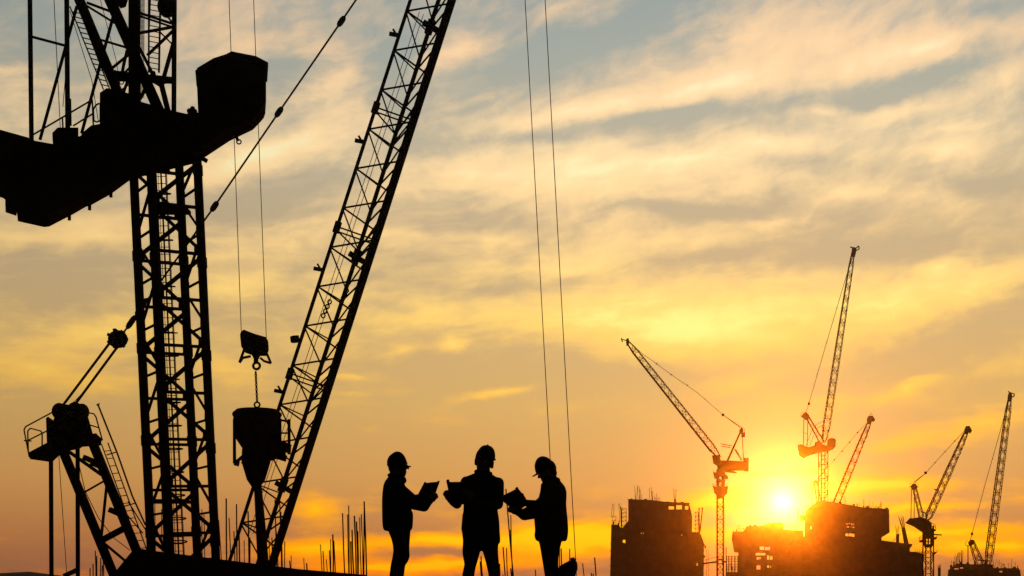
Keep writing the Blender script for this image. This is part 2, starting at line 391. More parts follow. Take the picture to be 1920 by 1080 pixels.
# measured on an enlargement of the lower left: (top x, top y)
for tx, ty in [(50, 778), (61, 853), (90, 800), (80, 905), (135, 828), (142, 930), (100, 915), (120, 940), (215, 885), (228, 930), (240, 782), (245, 905), (258, 775), (263, 830), (278, 945), (303, 1000), (297, 1020),
               (352, 1010), (363, 1030), (417, 957), (427, 983), (440, 1015), (452, 980), (457, 936), (465, 918), (469, 942), (503, 835), (523, 840), (527, 805), (535, 945), (540, 900),
               (549, 845), (557, 868), (562, 905), (570, 852), (576, 840), (587, 790)]:
    x = 400 + tx / 2.077; y = 560 + ty / 2.077
    d = random.choice([61, 64.5, 68, 74, 77])
    if tx > 490: d = 62 + random.uniform(-1.2, 1.2)
    rebar(bldg, x, y, x + random.uniform(0, 5), 1092, d, random.choice([.024, .03, .034]), SLABZ)
for (tx, ty, bx_) in [(1035, 450, 1090), (1071, 640, 1084), (1068, 745, 1082), (1015, 870, 1030), (1040, 878, 1047), (855, 938, 868), (849, 975, 861), (990, 990, 990), (1070, 1025, 1074), (1013, 1070, 1014),
                      (1248, 1033, 1252), (1424, 862, 1420), (1435, 880, 1443), (1497, 883, 1498), (1590, 988, 1604), (1677, 946, 1686), (1653, 1058, 1655), (1667, 1063, 1668)]:
    x = 680 + tx / 3.857; y = 800 + ty / 3.857; xb = 680 + bx_ / 3.857
    rebar(bldg, x, y, xb, 1080, 60 + random.uniform(-1, 2.5), random.choice([.024, .03]), SLABZ)
for (tx, ty) in [(338, 1050), (349, 1035), (357, 985), (363, 1005), (378, 1012), (387, 1020), (384, 1040), (165, 0)][:7]:
    rebar(bldg, tx / 2, 540 + ty / 2, tx / 2 + random.uniform(-2, 2), 1090, 63 + random.uniform(-1, 1), .026, SLABZ)
for (tx, ty) in [(570, 700), (580, 780), (606, 830), (617, 860), (757, 830), (765, 850), (812, 820), (820, 870)]:
    rebar(bldg, tx / 2, 540 + ty / 2, tx / 2 + (8 if tx > 800 else 2), 1085, 72 + random.uniform(-1, 1), .024, SLABZ)
rebar(bldg, 683, 940, 682, 1085, 61.4, .03, SLABZ)

# ------------------------------------------------------------------ near luffing crane: mast, slewing deck, cab, A-frame
CD = 60.0
A0 = at(346, 1084, CD); A0 = A0 + (at(309, 292, CD) - A0).normalized() * ((SLABZ - A0.z))
A1 = at(309, 292, CD)
crane = thing('tower_crane', 'big black lattice tower crane with cab and counterweight deck, nearest at left', 'crane', A0)
half = 1.02
offs = sq(A0, A1, half, R(34))
H = (A1 - A0).length; axd = (A1 - A0).normalized()
for o in offs: bar(crane, 'mast_chord', A0 + o, A1 + o, .31)
BAY = 1.95; nb = int(H / BAY)
face_shift = [0.0, .5, 0.0, .5]
for fi in range(4):
    o0, o1 = offs[fi], offs[(fi + 1) % 4]
    k = 0; h = BAY * face_shift[fi] * .9 + .25; flip = fi % 2
    while h < H - .2:
        bar(crane, 'mast_brace', A0 + axd * h + o0, A0 + axd * h + o1, .12 if fi % 2 == 0 else .085)
        h2 = min(h + BAY, H - .1)
        if h2 - h > .9:
            a, b = (o0, o1) if (k + flip) % 2 == 0 else (o1, o0)
            bar(crane, 'mast_brace', A0 + axd * (h + .12) + a, A0 + axd * (h2 - .12) + b, .15 if fi % 2 == 0 else .1)
            g = a * .9 + b * .1
            MB().box(A0 + axd * (h + .14) + g, (.11, .05, .13)).build('gusset_plate', STEEL, crane)
        h = h + BAY; k += 1
# section joints: collars on the chords
for fi in range(4):
    for k in range(1, 6):
        hh = 3.9 * k - (2.05 if fi in (0, 1) else 1.55)
        if hh < H - .5:
            MB().beam(A0 + offs[fi] + axd * (hh - .22), A0 + offs[fi] + axd * (hh + .22), .36).build('chord_joint', STEEL, crane)
# climbing ladder with back hoops inside the mast, and rest platforms
lad = MB(); lx = at(318, 700, CD) - at(330, 700, CD)
c0 = A0 + lx + Vector((0, .3, 0)); c1 = A1 + lx + Vector((0, .3, 0))
for s in (-.2, .2): lad.tube(c0 + Vector((s, 0, 0)), c1 + Vector((s, 0, 0)), .028)
h = .3
while h < H - .3:
    lad.tube(c0 + axd * h + Vector((-.2, 0, 0)), c0 + axd * h + Vector((.2, 0, 0)), .017); h += .3
ladder = lad.build('ladder', STEEL, crane)
h = .9
while h < H - .6:
    MB().ring(c0 + axd * h + Vector((.05, -.33, 0)), Vector((1, 0, 0)), Vector((0, .9, .16)), .4, .03, 16, 5).build('ladder_hoop', STEEL, ladder); h += .98
for s in (-.28, 0, .36): MB().tube(c0 + Vector((s, -.5, 0)), c1 + Vector((s, -.5, 0)), .014).build('hoop_strip', STEEL, ladder)
for yy in (392, 940): MB().box(at(318, yy, CD) + Vector((0, .1, 0)), (.75, .6, .07)).build('rest_platform', STEEL, crane)
bar(crane, 'cable_tray', A0 + offs[0] * .55 + offs[1] * .1, A1 + offs[0] * .55 + offs[1] * .1, .06)
for off_ in (.02, .12): MB().tube(A0 + offs[0] * .86 + offs[1] * .02 + Vector((off_, 0, 0)), A1 + offs[0] * .86 + Vector((off_, 0, 0)), .016).build('power_cable', ROPE, crane)

# slewing deck and what stands on it
DD = 58.6
MB().slab([(0, 246), (53, 259), (66, 264), (100, 270), (150, 255), (187, 234), (262, 190), (326, 208), (353, 214), (373, 213), (374, 250), (388, 300), (375, 306), (247, 337), (208, 365), (169, 386), (120, 400), (82, 424), (0, 372)], DD, 1.6, keep=False).build('slewing_deck', STEEL, crane)
MB().slab([(-120, 210), (0, 243), (54, 258), (60, 380), (10, 387), (10, 373), (-120, 340)], DD - .5, .95).build('deck_side_plate', STEEL, crane)
MB().slab([(31, 416), (82, 427), (92, 426), (140, 402), (172, 384), (172, 300), (31, 300)], DD - .3, 2.1).build('counterweight', CWEIGHT, crane)
MB().slab([(10, 374), (10, 387), (31, 394), (34, 370)], DD - .2, 1.0, keep=True).build('counterweight', CWEIGHT, crane)
MB().slab([(98, 249), (108, 239), (147, 239), (147, 256), (140, 270), (100, 272)], DD + .2, 1.0, keep=True).build('winch_housing', STEEL, crane)
MB().slab([(153, 250), (171, 235), (188, 232), (195, 262), (150, 268)], DD + .1, 1.0, keep=True).build('winch_housing', STEEL, crane)
MB().slab([(187, 174), (200, 165), (222, 169), (261, 181), (266, 193), (280, 200), (282, 260), (187, 260)], DD - .1, 1.5, keep=True).build('machinery_house', STEEL, crane)
MB().slab([(262, 196), (326, 208), (330, 226), (255, 226)], DD - .35, .3, keep=True).build('deck_girder', STEEL, crane)
MB().slab([(347, 216), (360, 206), (373, 212), (375, 262), (345, 262)], DD - .2, .8, keep=True).build('slew_motor', STEEL, crane)
for px, py in ((361, 204), (365, 209), (355, 208)): MB().ball(at(px, py, DD), .11, .11, .11, 8, 6).build('motor_cap', STEEL, crane)
# hang-down bits under the deck
for px, py in ((130, 408), (208, 365), (168, 389)): bar(crane, 'deck_lug', at(px, py - 14, DD + 1.2), at(px, py + 5, DD + 1.2), .11)
bar(crane, 'deck_lug', at(441, 250, DD), at(446, 264, DD), .12)
MB().ring(at(448, 266, DD), Vector((1, 0, 0)), Vector((0, 0, 1)), .09, .03, 12).build('towing_eye', STEEL, crane)
bar(crane, 'deck_lug', at(366, 290, DD + .4), at(388, 302, DD + .4), .16)
# cab
cab = MB().slab([(368, 131), (370, 127), (400, 109), (434, 98), (470, 105), (500, 116), (501, 125), (499, 128), (499, 214), (496, 222), (489, 230), (475, 244), (430, 265), (388, 292), (378, 298), (372, 250)], DD - .6, 1.7, keep=False).build('cab', STEEL, crane)
MB().slab([(366, 132), (434, 96), (480, 105), (503, 117), (503, 124), (434, 104), (370, 137)], DD - .72, 1.9, keep=True).build('cab_roof', STEEL, cab)
# A-frame: two heavy legs, back posts and their struts
bar(crane, 'frame_leg', at(143, -14, DD), at(223, 178, DD), .37)
bar(crane, 'frame_leg', at(200, -14, DD + .9), at(301, 214, DD + .9), .42)
for a, b, w in (((56, -10), (59, 262), .19), ((125, -10), (127, 245), .2)): bar(crane, 'back_post', at(*a, DD - .2), at(*b, DD - .2), w, n=10)
for a, b, w in (((60, 69), (124, 86), .11), ((144, 12), (75, 262), .13), ((213, 28), (153, 250), .13), ((127, 90), (118, 200), .03)): bar(crane, 'frame_strut', at(*a, DD - .1), at(*b, DD - .1), w, n=8)
for a, b, w in (((158, 8), (252, 66), .08), ((190, 75), (240, 90), .08), ((163, 5), (214, 24), .09), ((210, 128), (250, 95), .09), ((214, 20), (243, 85), .05), ((238, 95), (228, 140), .1), ((214, 134), (250, 150), .12), ((250, 120), (232, 138), .07)):
    bar(crane, 'frame_brace', at(*a, DD + .4), at(*b, DD + .4), w)
MB().slab([(208, 131), (322, 144), (322, 152), (212, 147)], DD + .3, .35, keep=True).build('cross_girder', STEEL, crane)
MB().slab([(214, -5), (240, -5), (236, 8), (226, 11)], DD + .2, .3, keep=True).build('sheave', STEEL, crane)
# access ladder on the rear leg
l0, l1, r0, r1 = at(131, 12, DD - .3), at(194, 168, DD - .3), at(146, 12, DD - .3), at(206, 168, DD - .3)
al = MB(); al.tube(l0, l1, .03).tube(r0, r1, .03)
for k in range(1, 16):
    t = k / 16; al.tube(lerp(l0, l1, t), lerp(r0, r1, t) + Vector((.03, 0, -.08)), .024)
al.build('access_ladder', STEEL, crane)
MB().tube(at(131, 20, DD - .5), at(172, 150, DD - .5), .016).tube(at(172, 150, DD - .5), at(184, 225, DD - .5), .016).build('ladder_guard', STEEL, crane)
for a, b in (((63, 252), (173, 187)), ((137, 236), (176, 212)), ((173, 187), (175, 235)), ((132, 185), (133, 236)), ((117, 220), (118, 240))): bar(crane, 'handrail', at(*a, DD - .3), at(*b, DD - .3), .07, n=6)
MB().path([at(p[0], p[1], DD - .3) for p in ((176, 228), (175, 205), (179, 198), (185, 194), (188, 196), (188, 226), (181, 229), (176, 226))], .035).build('handrail', STEEL, crane)
MB().path([at(p[0], p[1], DD - .1) for p in ((228, 168), (240, 160), (246, 160), (247, 178))], .03).build('handrail', STEEL, crane)
MB().tube(at(101, -5, DD), at(113, 240, DD), .016).build('hoist_rope', ROPE, crane)
MB().tube(at(187, -5, DD + .5), at(217, 110, DD + .5), .014).tube(at(217, 110, DD + .5), at(222, 138, DD + .5), .014).build('hoist_rope', ROPE, crane)
# foot of its own jib, seen nearly end-on
JD = 59.6
for (a, b, w) in (((252, -12), (252, 182), .4), ((327, -12), (326, 210), .17), ((282, -12), (279, 60), .06)): bar(crane, 'jib_chord', at(*a, JD), at(*b, JD), w)
mesh_strip = MB()
for k in range(5): mesh_strip.tube(at(262 + k * 2.2, -10, JD - .2), at(262 + k * 2.2 - (3 if k else 0), 182, JD - .2), .011, None, 4)
for k in range(84): mesh_strip.tube(at(261.5, -8 + k * 2.3, JD - .2), at(271, -8 + k * 2.3, JD - .2), .011, None, 4)
mesh_strip.build('mesh_guard', STEEL, crane)
for (a, b, w) in (((261, 24), (328, 46), .09), ((261, 62), (328, 50), .1), ((276, 104), (326, 56), .1), ((262, 30), (330, 53), .07), ((326, 78), (304, 156), .14), ((300, 148), (315, 208), .2), ((284, 134), (262, 90), .12),
                  ((312, 28), (327, 48), .08), ((306, 156), (322, 148), .1), ((272, 150), (296, 206), .14), ((262, 186), (282, 150), .12), ((250, 130), (300, 160), .12), ((322, 82), (300, 60), .06)):
    bar(crane, 'jib_brace', at(*a, JD + .15), at(*b, JD + .15), w)
jl = MB(); jl.tube(at(279, -10, JD - .35), at(279, 136, JD - .35), .04).tube(at(301, -10, JD - .35), at(298, 136, JD - .35), .045)
for k in range(14): jl.tube(at(279, -2 + k * 9.9, JD - .35), at(300, 2 + k * 9.9, JD - .35), .02)
jl.build('jib_ladder', STEEL, crane)
MB().lathe(at(313, 12, JD - .2), [(.0, -.12), (.42, -.12), (.46, 0), (.42, .12), (.0, .12)], 18, Vector((.55, 1, .3))).build('guide_sheave', STEEL, crane)
for (a, b, w) in (((232, 118), (228, 150), .1), ((286, 135), (290, 152), .2), ((240, 150), (232, 172), .1)): bar(crane, 'jib_pin', at(*a, JD - .3), at(*b, JD - .3), w)
MB().ring(at(228, 154, JD - .3), Vector((1, 0, 0)), Vector((0, 0, 1)), .09, .025, 10).build('jib_pin', STEEL, crane)

# ------------------------------------------------------------------ second luffing crane: A-frame with walkway, long jib, pendant
KD = 66.0
luff = thing('luffing_crane', 'black crane whose long three-chord jib rises across the picture from its railed A-frame', 'crane', at(360, 1084, KD) + Vector((0, 0, SLABZ - EYE)))
base_z = SLABZ
def jc(y, top, bot):   # point of a chord at row y, chord from (x at row 0) to (x at row 1050)
    return at(top + (bot - top) * y / 1050.0, y, KD)
CH = {'left': (769.5, 431.0), 'mid': (810.0, 473.0), 'right': (848.0, 513.0)}
DEP = {'left': 0.0, 'mid': 1.7, 'right': -.1}
def jp(w, y): return jc(y, *CH[w]) + Vector((0, DEP[w], 0))
def jend(w):
    p = jp(w, 1058); q = jp(w, 900); t = (p.z - base_z) / (q.z - p.z); return p + (p - q) * t
bar(luff, 'jib_chord', jp('left', -30), jend('left'), .17, n=8)
bar(luff, 'jib_chord', jp('mid', -30), jend('mid'), .21, n=8)
bar(luff, 'jib_chord', jp('right', -30), jend('right'), .4, n=8)
y = 21.0 - 74
while y < 1040:
    for (wa, ya, wb, yb, w) in (('left', y, 'right', y - 13, .09), ('left', y, 'right', y + 47, .09), ('left', y + 3, 'mid', y + 64, .08), ('mid', y + 13, 'right', y - 8, .09),
                                ('mid', y + 64, 'right', y + 14, .08), ('left', y, 'mid', y + 14, .07)):
        if max(ya, yb) < 1062: bar(luff, 'jib_brace', jp(wa, ya), jp(wb, yb), w, n=6)
    y += 73.8
for yy in (201, 425, 700):
    for wa, wb, da, db in (('left', 'right', 0, 26), ('left', 'right', 8, 34), ('left', 'mid', 6, 30), ('mid', 'right', 24, -4), ('mid', 'right', 48, 20)):
        bar(luff, 'jib_brace', jp(wa, yy + da), jp(wb, yy + db), .08, n=6)
    MB().tube(jp('left', yy - 9), jp('left', yy + 11), .17).build('jib_splice', STEEL, luff)
for yy in (24, 466, 905):
    MB().tube(jp('mid', yy - 13), jp('mid', yy + 13), .2).build('jib_splice', STEEL, luff)
    bar(luff, 'splice_plate', jp('mid', yy) + Vector((-.3, -.3, .1)), jp('mid', yy) + Vector((.42, -.3, -.32)), .24)
for yy in (66, 266, 506, 735):
    p = jp('left', yy); bar(luff, 'walkway_bracket', p + Vector((-.45, 0, .07)), p + Vector((.05, 0, -.02)), .16)
    bar(luff, 'walkway_bracket', p + Vector((-.28, 0, .28)), p + Vector((-.1, 0, -.02)), .09)
p = jp('left', 636); MB().lathe(p + Vector((-.28, 0, .0)), [(.0, -.2), (.15, -.2), (.18, -.05), (.17, .18), (.0, .2)], 14, Vector((1, 0, .1))).build('floodlight', STEEL, luff)
for k in (0.45, .62): MB().tube(lerp(jp('left', 10), jp('mid', 10), k), lerp(jp('left', 1000), jp('mid', 1000), k * .8), .016).build('hoist_rope', ROPE, luff)
# chain bits tied in the jib
for (px, py, qx, qy) in ((618, 566, 606, 592), (650, 545, 640, 566)):
    for k in range(4):
        p = lerp(at(px, py, KD), at(qx, qy, KD), k / 3); MB().ring(p, Vector((.5, 0, .9)).normalized(), Vector((.6, .6, -.4)).normalized(), .1, .035, 10).build('chain_link', STEEL, luff)
# pendant rope with its connectors
PN = [(690, -33), (640, 40), (523, 210), (402, 387), (245, 606), (228, 628)]
MB().path([at(p[0], p[1], KD + .4) for p in PN], .045).build('pendant', ROPE, luff)
dirp = (at(640, 40, KD) - at(402, 387, KD)).normalized()
for px, py, L in ((640, 40, .3), (523, 210, .3), (402, 387, .3), (246, 604, .4), (265, 575, .5)):
    c = at(px, py, KD + .4); MB().lathe(c, [(.02, -L), (.1, -L * .8), (.14, -L * .4), (.14, L * .4), (.1, L * .8), (.02, L)], 10, dirp).build('pendant_connector', STEEL, luff)
sb = at(221, 636, KD + .4)
blk = MB().lathe(sb, [(.05, -.3), (.36, -.28), (.42, -.1), (.34, -.03), (.42, .1), (.36, .28), (.05, .3)], 18, Vector((.35, 1, .2))).build('sheave_block', STEEL, luff)
for k in range(7):
    a = k * .9; MB().box(sb + Vector((.36 * math.cos(a), -.1, .36 * math.sin(a))), (.1, .2, .07), Matrix.Rotation(-a, 3, 'Y')).build('block_plate', STEEL, blk)
for a, b in (((208, 640), (109, 772)), ((219, 652), (141, 758))): MB().tube(at(*a, KD + .4), at(*b, KD + .3), .062).build('luffing_rope', ROPE, luff)
MB().path([at(*p, KD + .2) for p in ((176, 712), (150, 742), (136, 757))], .018).build('luffing_rope', ROPE, luff)
# A-frame head and walkway
head = MB().slab([(86, 784), (90, 781), (100, 788), (107, 767), (122, 758), (132, 764), (138, 752), (148, 757), (158, 770), (166, 784), (172, 806), (176, 820), (150, 838), (112, 846), (88, 836)], KD - .4, .9, keep=True).build('frame_head', STEEL, luff)
for px, py, rr in ((117, 772, .38), (146, 772, .42), (132, 790, .5)): MB().lathe(at(px, py, KD - .2), [(.0, -.3), (rr, -.3), (rr * .86, 0), (rr, .3), (.0, .3)], 18, Vector((.25, 1, 0))).build('rope_sheave', STEEL, head)
MB().slab([(54, 848), (88, 830), (180, 812), (191, 823), (190, 831), (150, 834), (120, 842), (97, 863), (55, 857)], KD - .5, 1.2, keep=True).build('walkway', STEEL, luff)
for pts in (((100, 772), (48, 800), (45, 806), (55, 857)), ((48, 828), (88, 808)), ((53, 846), (52, 808), (57, 803), (76, 808), (79, 812), (79, 836)), ((162, 773), (176, 776), (180, 782), (192, 826)), ((169, 797), (185, 802)), ((45, 826), (59, 827))):
    MB().path([at(p[0], p[1], KD - .4) for p in pts], .034).build('handrail', STEEL, luff)
# A-frame legs down to the roof
def to_roof(a, b, d):
    p, q = at(*a, d), at(*b, d); t = (p.z - base_z) / (p.z - q.z); return p, p + (q - p) * t
for a, b, w in (((115, 838), (212, 1075), .36), ((172, 826), (257, 1035), .37)):
    p, q = to_roof(a, b, KD); bar(luff, 'frame_leg', p, q, w)
for a, b, w in (((95.5, 856), (96.5, 1080), .2), ((145.5, 826), (146, 1080), .2)):
    p, q = to_roof(a, b, KD - .3); bar(luff, 'back_post', p, q, w, n=10)
for a, b, w in (((193, 1012), (236, 989), .27), ((160, 922), (195, 902), .08), ((128, 846), (190, 890), .15), ((200, 910), (190, 1006), .11), ((197, 1020), (234, 1051), .11), ((120, 1080), (146, 1068), .2)):
    bar(luff, 'frame_brace', at(*a, KD), at(*b, KD), w)
for px, py in ((168, 862), (182, 872), (216, 960)): MB().box(at(px, py, KD - .2), (.28, .2, .12), Matrix.Rotation(.4, 3, 'Y')).build('junction_box', STEEL, luff)
# ladder beside the front leg and its outer pole
la, lb = to_roof((190, 832), (262, 1030), KD - .3); ra, rb = la + Vector((.3, 0, .05)), lb + Vector((.3, 0, .05))
ml = MB().tube(la, lb, .028).tube(ra, rb, .03)
for k in range(1, 19): ml.tube(lerp(la, lb, k / 19), lerp(ra, rb, k / 19) + Vector((0, 0, -.02)), .022)
ml.build('ladder', STEEL, luff)
pole = MB().path([at(*p, KD - .3) for p in ((183, 757), (220, 850), (248, 930), (273, 985))], .042)
pole.tube(at(181, 760, KD - .3), at(187, 757, KD - .3), .03); pole.build('antenna_pole', STEEL, luff)
for a, b in (((200, 853), (217, 848)), ((234, 949), (255, 943)), ((240, 940), (272, 992)), ((238, 965), (268, 1000))): bar(luff, 'pole_bracket', at(*a, KD - .3), at(*b, KD - .3), .05)
p, q = to_roof((110, 850), (125, 1076), KD); MB().tube(p, q, .016).build('hoist_rope', ROPE, luff)
MB().path([at(*p_, KD - .2) for p_ in ((146, 862), (160, 922), (185, 972), (215, 1010), (244, 1032))], .02).build('power_cable', ROPE, luff)

# ------------------------------------------------------------------ concrete bucket on its hook
UD = 63.0
hook = thing('crane_hook', 'black crane hook block hanging on two ropes above the concrete bucket', 'hook', at(480, 686, UD))
blkb = MB().slab([(450, 627), (452, 621), (457, 618), (478, 626), (499, 632), (503, 640), (504, 654), (500, 664), (488, 664), (484, 672), (477, 672), (472, 662), (460, 658), (452, 646)], UD - .3, .55, keep=True).build('sheave_housing', STEEL, hook)
for px, py in ((466, 640), (490, 648)): MB().lathe(at(px, py, UD - .35), [(.0, -.05), (.28, -.05), (.3, 0), (.28, .05), (.0, .05)], 16, Vector((0, 1, 0))).build('sheave', STEEL, blkb)
for pts in (((458, 655), (449, 680)), ((449, 680), (455, 671)), ((455, 671), (470, 668)), ((499, 660), (508, 681)), ((508, 681), (495, 677)), ((495, 677), (488, 671))): bar(hook, 'guard_leg', at(*pts[0], UD), at(*pts[1], UD), .1)
hk = MB().ring(at(481, 686, UD), Vector((1, 0, 0)), Vector((0, 0, 1)), .15, .06, 18, 8); hk.tube(at(480, 664, UD), at(480, 682, UD), .11); hk.build('hook', STEEL, hook)
for a, b in (((429.3, -8), (452.3, 620)), ((475.3, -8), (499.3, 634))): MB().tube(at(*a, UD), at(*b, UD), .017).build('hoist_rope', ROPE, hook)
chain = thing('sling_chain', 'short link chain between the hook block and the concrete bucket', 'chain', at(482, 760, UD))
for k in range(13):
    p = lerp(at(479.5, 699, UD), at(482, 752, UD), k / 12)
    ax = Vector((1, 0, 0)) if k % 2 else Vector((.5, .87, 0))
    m = MB(); n = 12
    pts = [p + ax * (.034 * math.cos(2 * math.pi * i / n)) + Vector((0, 0, 1)) * (.07 * math.sin(2 * math.pi * i / n)) for i in range(n + 1)]
    m.path(pts, .024, 5).build('chain_link', STEEL, chain)
bucket = thing('concrete_bucket', 'black funnel-shaped concrete bucket with discharge hose hanging from the hook', 'bucket', at(482, 905, UD))
s = UD / F
def bz(py): return (HORIZON - py) * s + EYE
cxb = at(482, 0, UD).x
MB().lathe((cxb, UD, 0), [(.2, bz(765)), (38 * s, bz(768)), (46 * s, bz(775)), (46 * s, bz(779)), (44 * s, bz(782)), (44 * s, bz(815)), (36 * s, bz(828)), (26 * s, bz(843)), (24 * s, bz(852)), (.2, bz(851))], 28).build('hopper', STEEL, bucket)
MB().lathe((at(480, 0, UD).x, UD, 0), [(.1, bz(838)), (26 * s, bz(842)), (27 * s, bz(866)), (17 * s, bz(900)), (8 * s, bz(913)), (.1, bz(914))], 24).build('discharge_cone', STEEL, bucket)
MB().slab([(500, 826), (524, 818), (529, 828), (530, 846), (520, 852), (498, 856)], UD - .35, .7, keep=True).build('gate_housing', STEEL, bucket)
MB().ring(at(482, 759, UD), Vector((1, 0, 0)), Vector((0, 0, 1)), .12, .045, 14, 6).build('lifting_eye', STEEL, bucket)
for a, b, w in (((439.5, 785), (439.5, 869), .12), ((524, 785), (526, 850), .12), ((527, 788), (543, 790), .09), ((542, 786), (542, 852), .12), ((528, 812), (542, 812), .07), ((441, 868), (462, 850), .13), ((440, 868), (448, 870), .22),
                ((460, 852), (535, 848), .28), ((460, 838), (545, 842), .26), ((500, 862), (530, 852), .2), ((454, 870), (462, 860), .12), ((528, 830), (545, 838), .2)): bar(bucket, 'frame_bar', at(*a, UD - .1), at(*b, UD - .1), w)
for dy in (.75, -.75):
    bar(bucket, 'frame_bar', at(440, 785, UD + dy), at(441, 869, UD + dy), .08); bar(bucket, 'frame_bar', at(526, 785, UD + dy), at(526, 850, UD + dy), .08)
MB().box(at(524, 856, UD), (.3, .2, .14), Matrix.Rotation(.3, 3, 'Y')).build('gate_lever', STEEL, bucket)
zh = SLABZ
hose = [at(483, 908, UD), at(485.5, 940, UD), at(489, 990, UD), at(493, 1050, UD)]; hose.append(Vector((hose[-1].x + .03, UD, zh)))
hm_ = MB()
for a, b, r0, r1 in zip(hose[:-1], hose[1:], (.17, .19, .22, .25), (.19, .22, .25, .25)): hm_.tube(a, b, r0, r1, 12)
hm_.build('discharge_hose', CANVAS, bucket)

# the two free hoist ropes in the middle of the picture: they hang from the near crane's jib, high above the frame
for k, (a, b) in enumerate((((984.0, -10), (1043.0, 1070)), ((1021.5, -10), (1080.5, 1072)))):
    p = at(*a, CD); q = at(*b, CD); t = (q.z - SLABZ) / (p.z - q.z); q = q + (q - p) * t
    o = MB().tube(p, q, .019).build('hoist_rope', ROPE)
    tag(o, ('thin rope hanging down to the hard hat of the right worker' if k == 0 else 'thin rope ending at the dark sack right of the right worker'), 'rope', 'long ropes in the middle of the sky')

# ------------------------------------------------------------------ far luffing cranes
def lattice(root, p0, p1, w0, w1, n, cw, bw, side, names=('jib_chord', 'jib_bracing'), thick=None, waist=None):
    """four chords from p0 to p1 (box section, w0 wide at the start, w1 at the end) and one mesh of small braces"""
    d = (p1 - p0).normalized(); a = d.cross(side).normalized(); b = d.cross(a).normalized()
    def corner(i, t):
        w = lerp(w0, w1, t)
        if waist: w = w * min(1.0, .35 + t / waist[0], .45 + (1 - t) / waist[1])
        s_, u_ = ((-1, -1), (1, -1), (1, 1), (-1, 1))[i]
        return lerp(p0, p1, t) + a * (s_ * w / 2) + b * (u_ * w / 2)
    for i in range(4):
        pts = [corner(i, t) for t in ((0, .08, .5, .92, 1) if waist else (0, 1))]
        MB().path(pts, cw * (thick[i] if thick else 1) / 2, 5).build(names[0], STEEL, root)
    m = MB()
    for k in range(n):
        t0, t1 = k / n, (k + 1) / n
        for i in range(4):
            j = (i + 1) % 4
            x, y_ = (i, j) if (k + i) % 2 == 0 else (j, i)
            m.tube(corner(x, t0), corner(y_, t1), bw / 2, None, 4)
            if k % 2 == 0: m.tube(corner(i, t0), corner(j, t0), bw / 2, None, 4)
    br = m.build(names[1], STEEL, root); stuff(br)
Y = Vector((0, 1, 0))
def straight(root, name, a, b, d, w, n=6): return MB().tube(at(*a, d), at(*b, d), w / 2, None, n).build(name, STEEL, root)
def rails(root, pts, d, w=.09): return MB().path([at(p[0], p[1], d) for p in pts], w / 2, 5).build('handrail', STEEL, root)
def mast(root, px, y0, y1, d, wpx, n, turn=0.0, cw=.2, bw=.11, zfoot=None):
    p0 = at(px, y0, d); p1 = at(px, y1, d)
    if zfoot is not None: p0.z = zfoot
    h = p1.z - p0.z; w = wpx * d / F
    lattice(root, p0, p1, w, w, max(4, int(h / w * 1.0)), cw, bw, Vector((math.sin(turn), math.cos(turn), 0)), ('mast_chord', 'mast_bracing'))
    return p0
def far_crane(label, px, d):
    p = at(px, HORIZON, d); p.z = GZ
    return thing('luffing_crane', label, 'crane', p, 'luffing cranes beyond the workers')

# crane by the sun, jib leaning left
d = 300.0
c = far_crane('orange-lit luffing crane left of the sun, its jib leaning left', 1350.5, d)
mast(c, 1350.5, 1080, 880, d, 11.5, 40, cw=.22, bw=.15, zfoot=GZ)
for pts in ([(1343, 880), (1360, 880), (1360, 900), (1357, 932), (1344.5, 936), (1344, 925), (1342.5, 900)],): MB().slab(pts, d - .9, 1.8, holes=[[(1349, 893), (1353, 893), (1353, 899), (1349, 899)], [(1348.5, 904), (1352.5, 904), (1352.5, 911), (1348.5, 911)]], keep=True).build('climbing_frame', STEEL, c)
for pts in ([(1337, 885), (1345, 886), (1345, 897), (1339, 896)], [(1359, 889), (1365, 893), (1365, 898), (1358, 897)], [(1336.5, 910), (1345, 914), (1345, 930), (1339, 923)], [(1357, 913), (1365, 911), (1364, 924), (1358, 930)]):
    MB().slab(pts, d - 1.1, 2.0, keep=True).build('platform', STEEL, c)
for pts in (((1337, 886), (1337, 880)), ((1336.5, 912), (1336.5, 906)), ((1363.5, 912), (1363.5, 907)), ((1336.5, 907), (1343, 911)), ((1365, 893), (1360, 890)), ((1345, 899), (1339, 896))): rails(c, pts, d - 1, .12)
MB().slab([(1353, 863), (1393, 864.5), (1395, 859), (1401.5, 859), (1403, 864), (1403, 878), (1401, 882), (1395, 881), (1358, 881), (1359, 886), (1345, 888), (1344.5, 872), (1350, 866)], d - 1.2, 2.4, keep=True).build('slewing_deck', STEEL, c)
MB().slab([(1393.5, 858.4), (1403.6, 858.4), (1403.8, 882.6), (1393.8, 882.2)], d - 1.5, 3.0, keep=True).build('counterweight', CWEIGHT, c)
MB().slab([(1335, 853.5), (1349, 853), (1352, 864), (1350, 872), (1345, 873), (1337, 868)], d - 1.9, 1.6, keep=True).build('cab', STEEL, c)
straight(c, 'service_arm', (1358, 884), (1381.5, 886.6), d, .34); straight(c, 'service_arm', (1360, 882.4), (1378, 884), d, .2)
for dy in (-.8, .8): MB().tube(at(1364, 864, d + dy), at(1391.5, 803, d + dy * .4), .3, .24, 4).build('frame_leg', STEEL, c)
for k in range(5): MB().tube(at(lerp(1366, 1390, k / 5), lerp(860, 807, k / 5), d - .7 + k * .06), at(lerp(1366, 1390, (k + .8) / 5), lerp(860, 807, (k + .8) / 5), d + .7 - k * .06), .09, None, 5).build('frame_brace', STEEL, c)
MB().slab([(1386, 806), (1392, 800.5), (1394, 808), (1390, 813), (1386, 812)], d - .5, 1.0, keep=True).build('frame_head', STEEL, c)
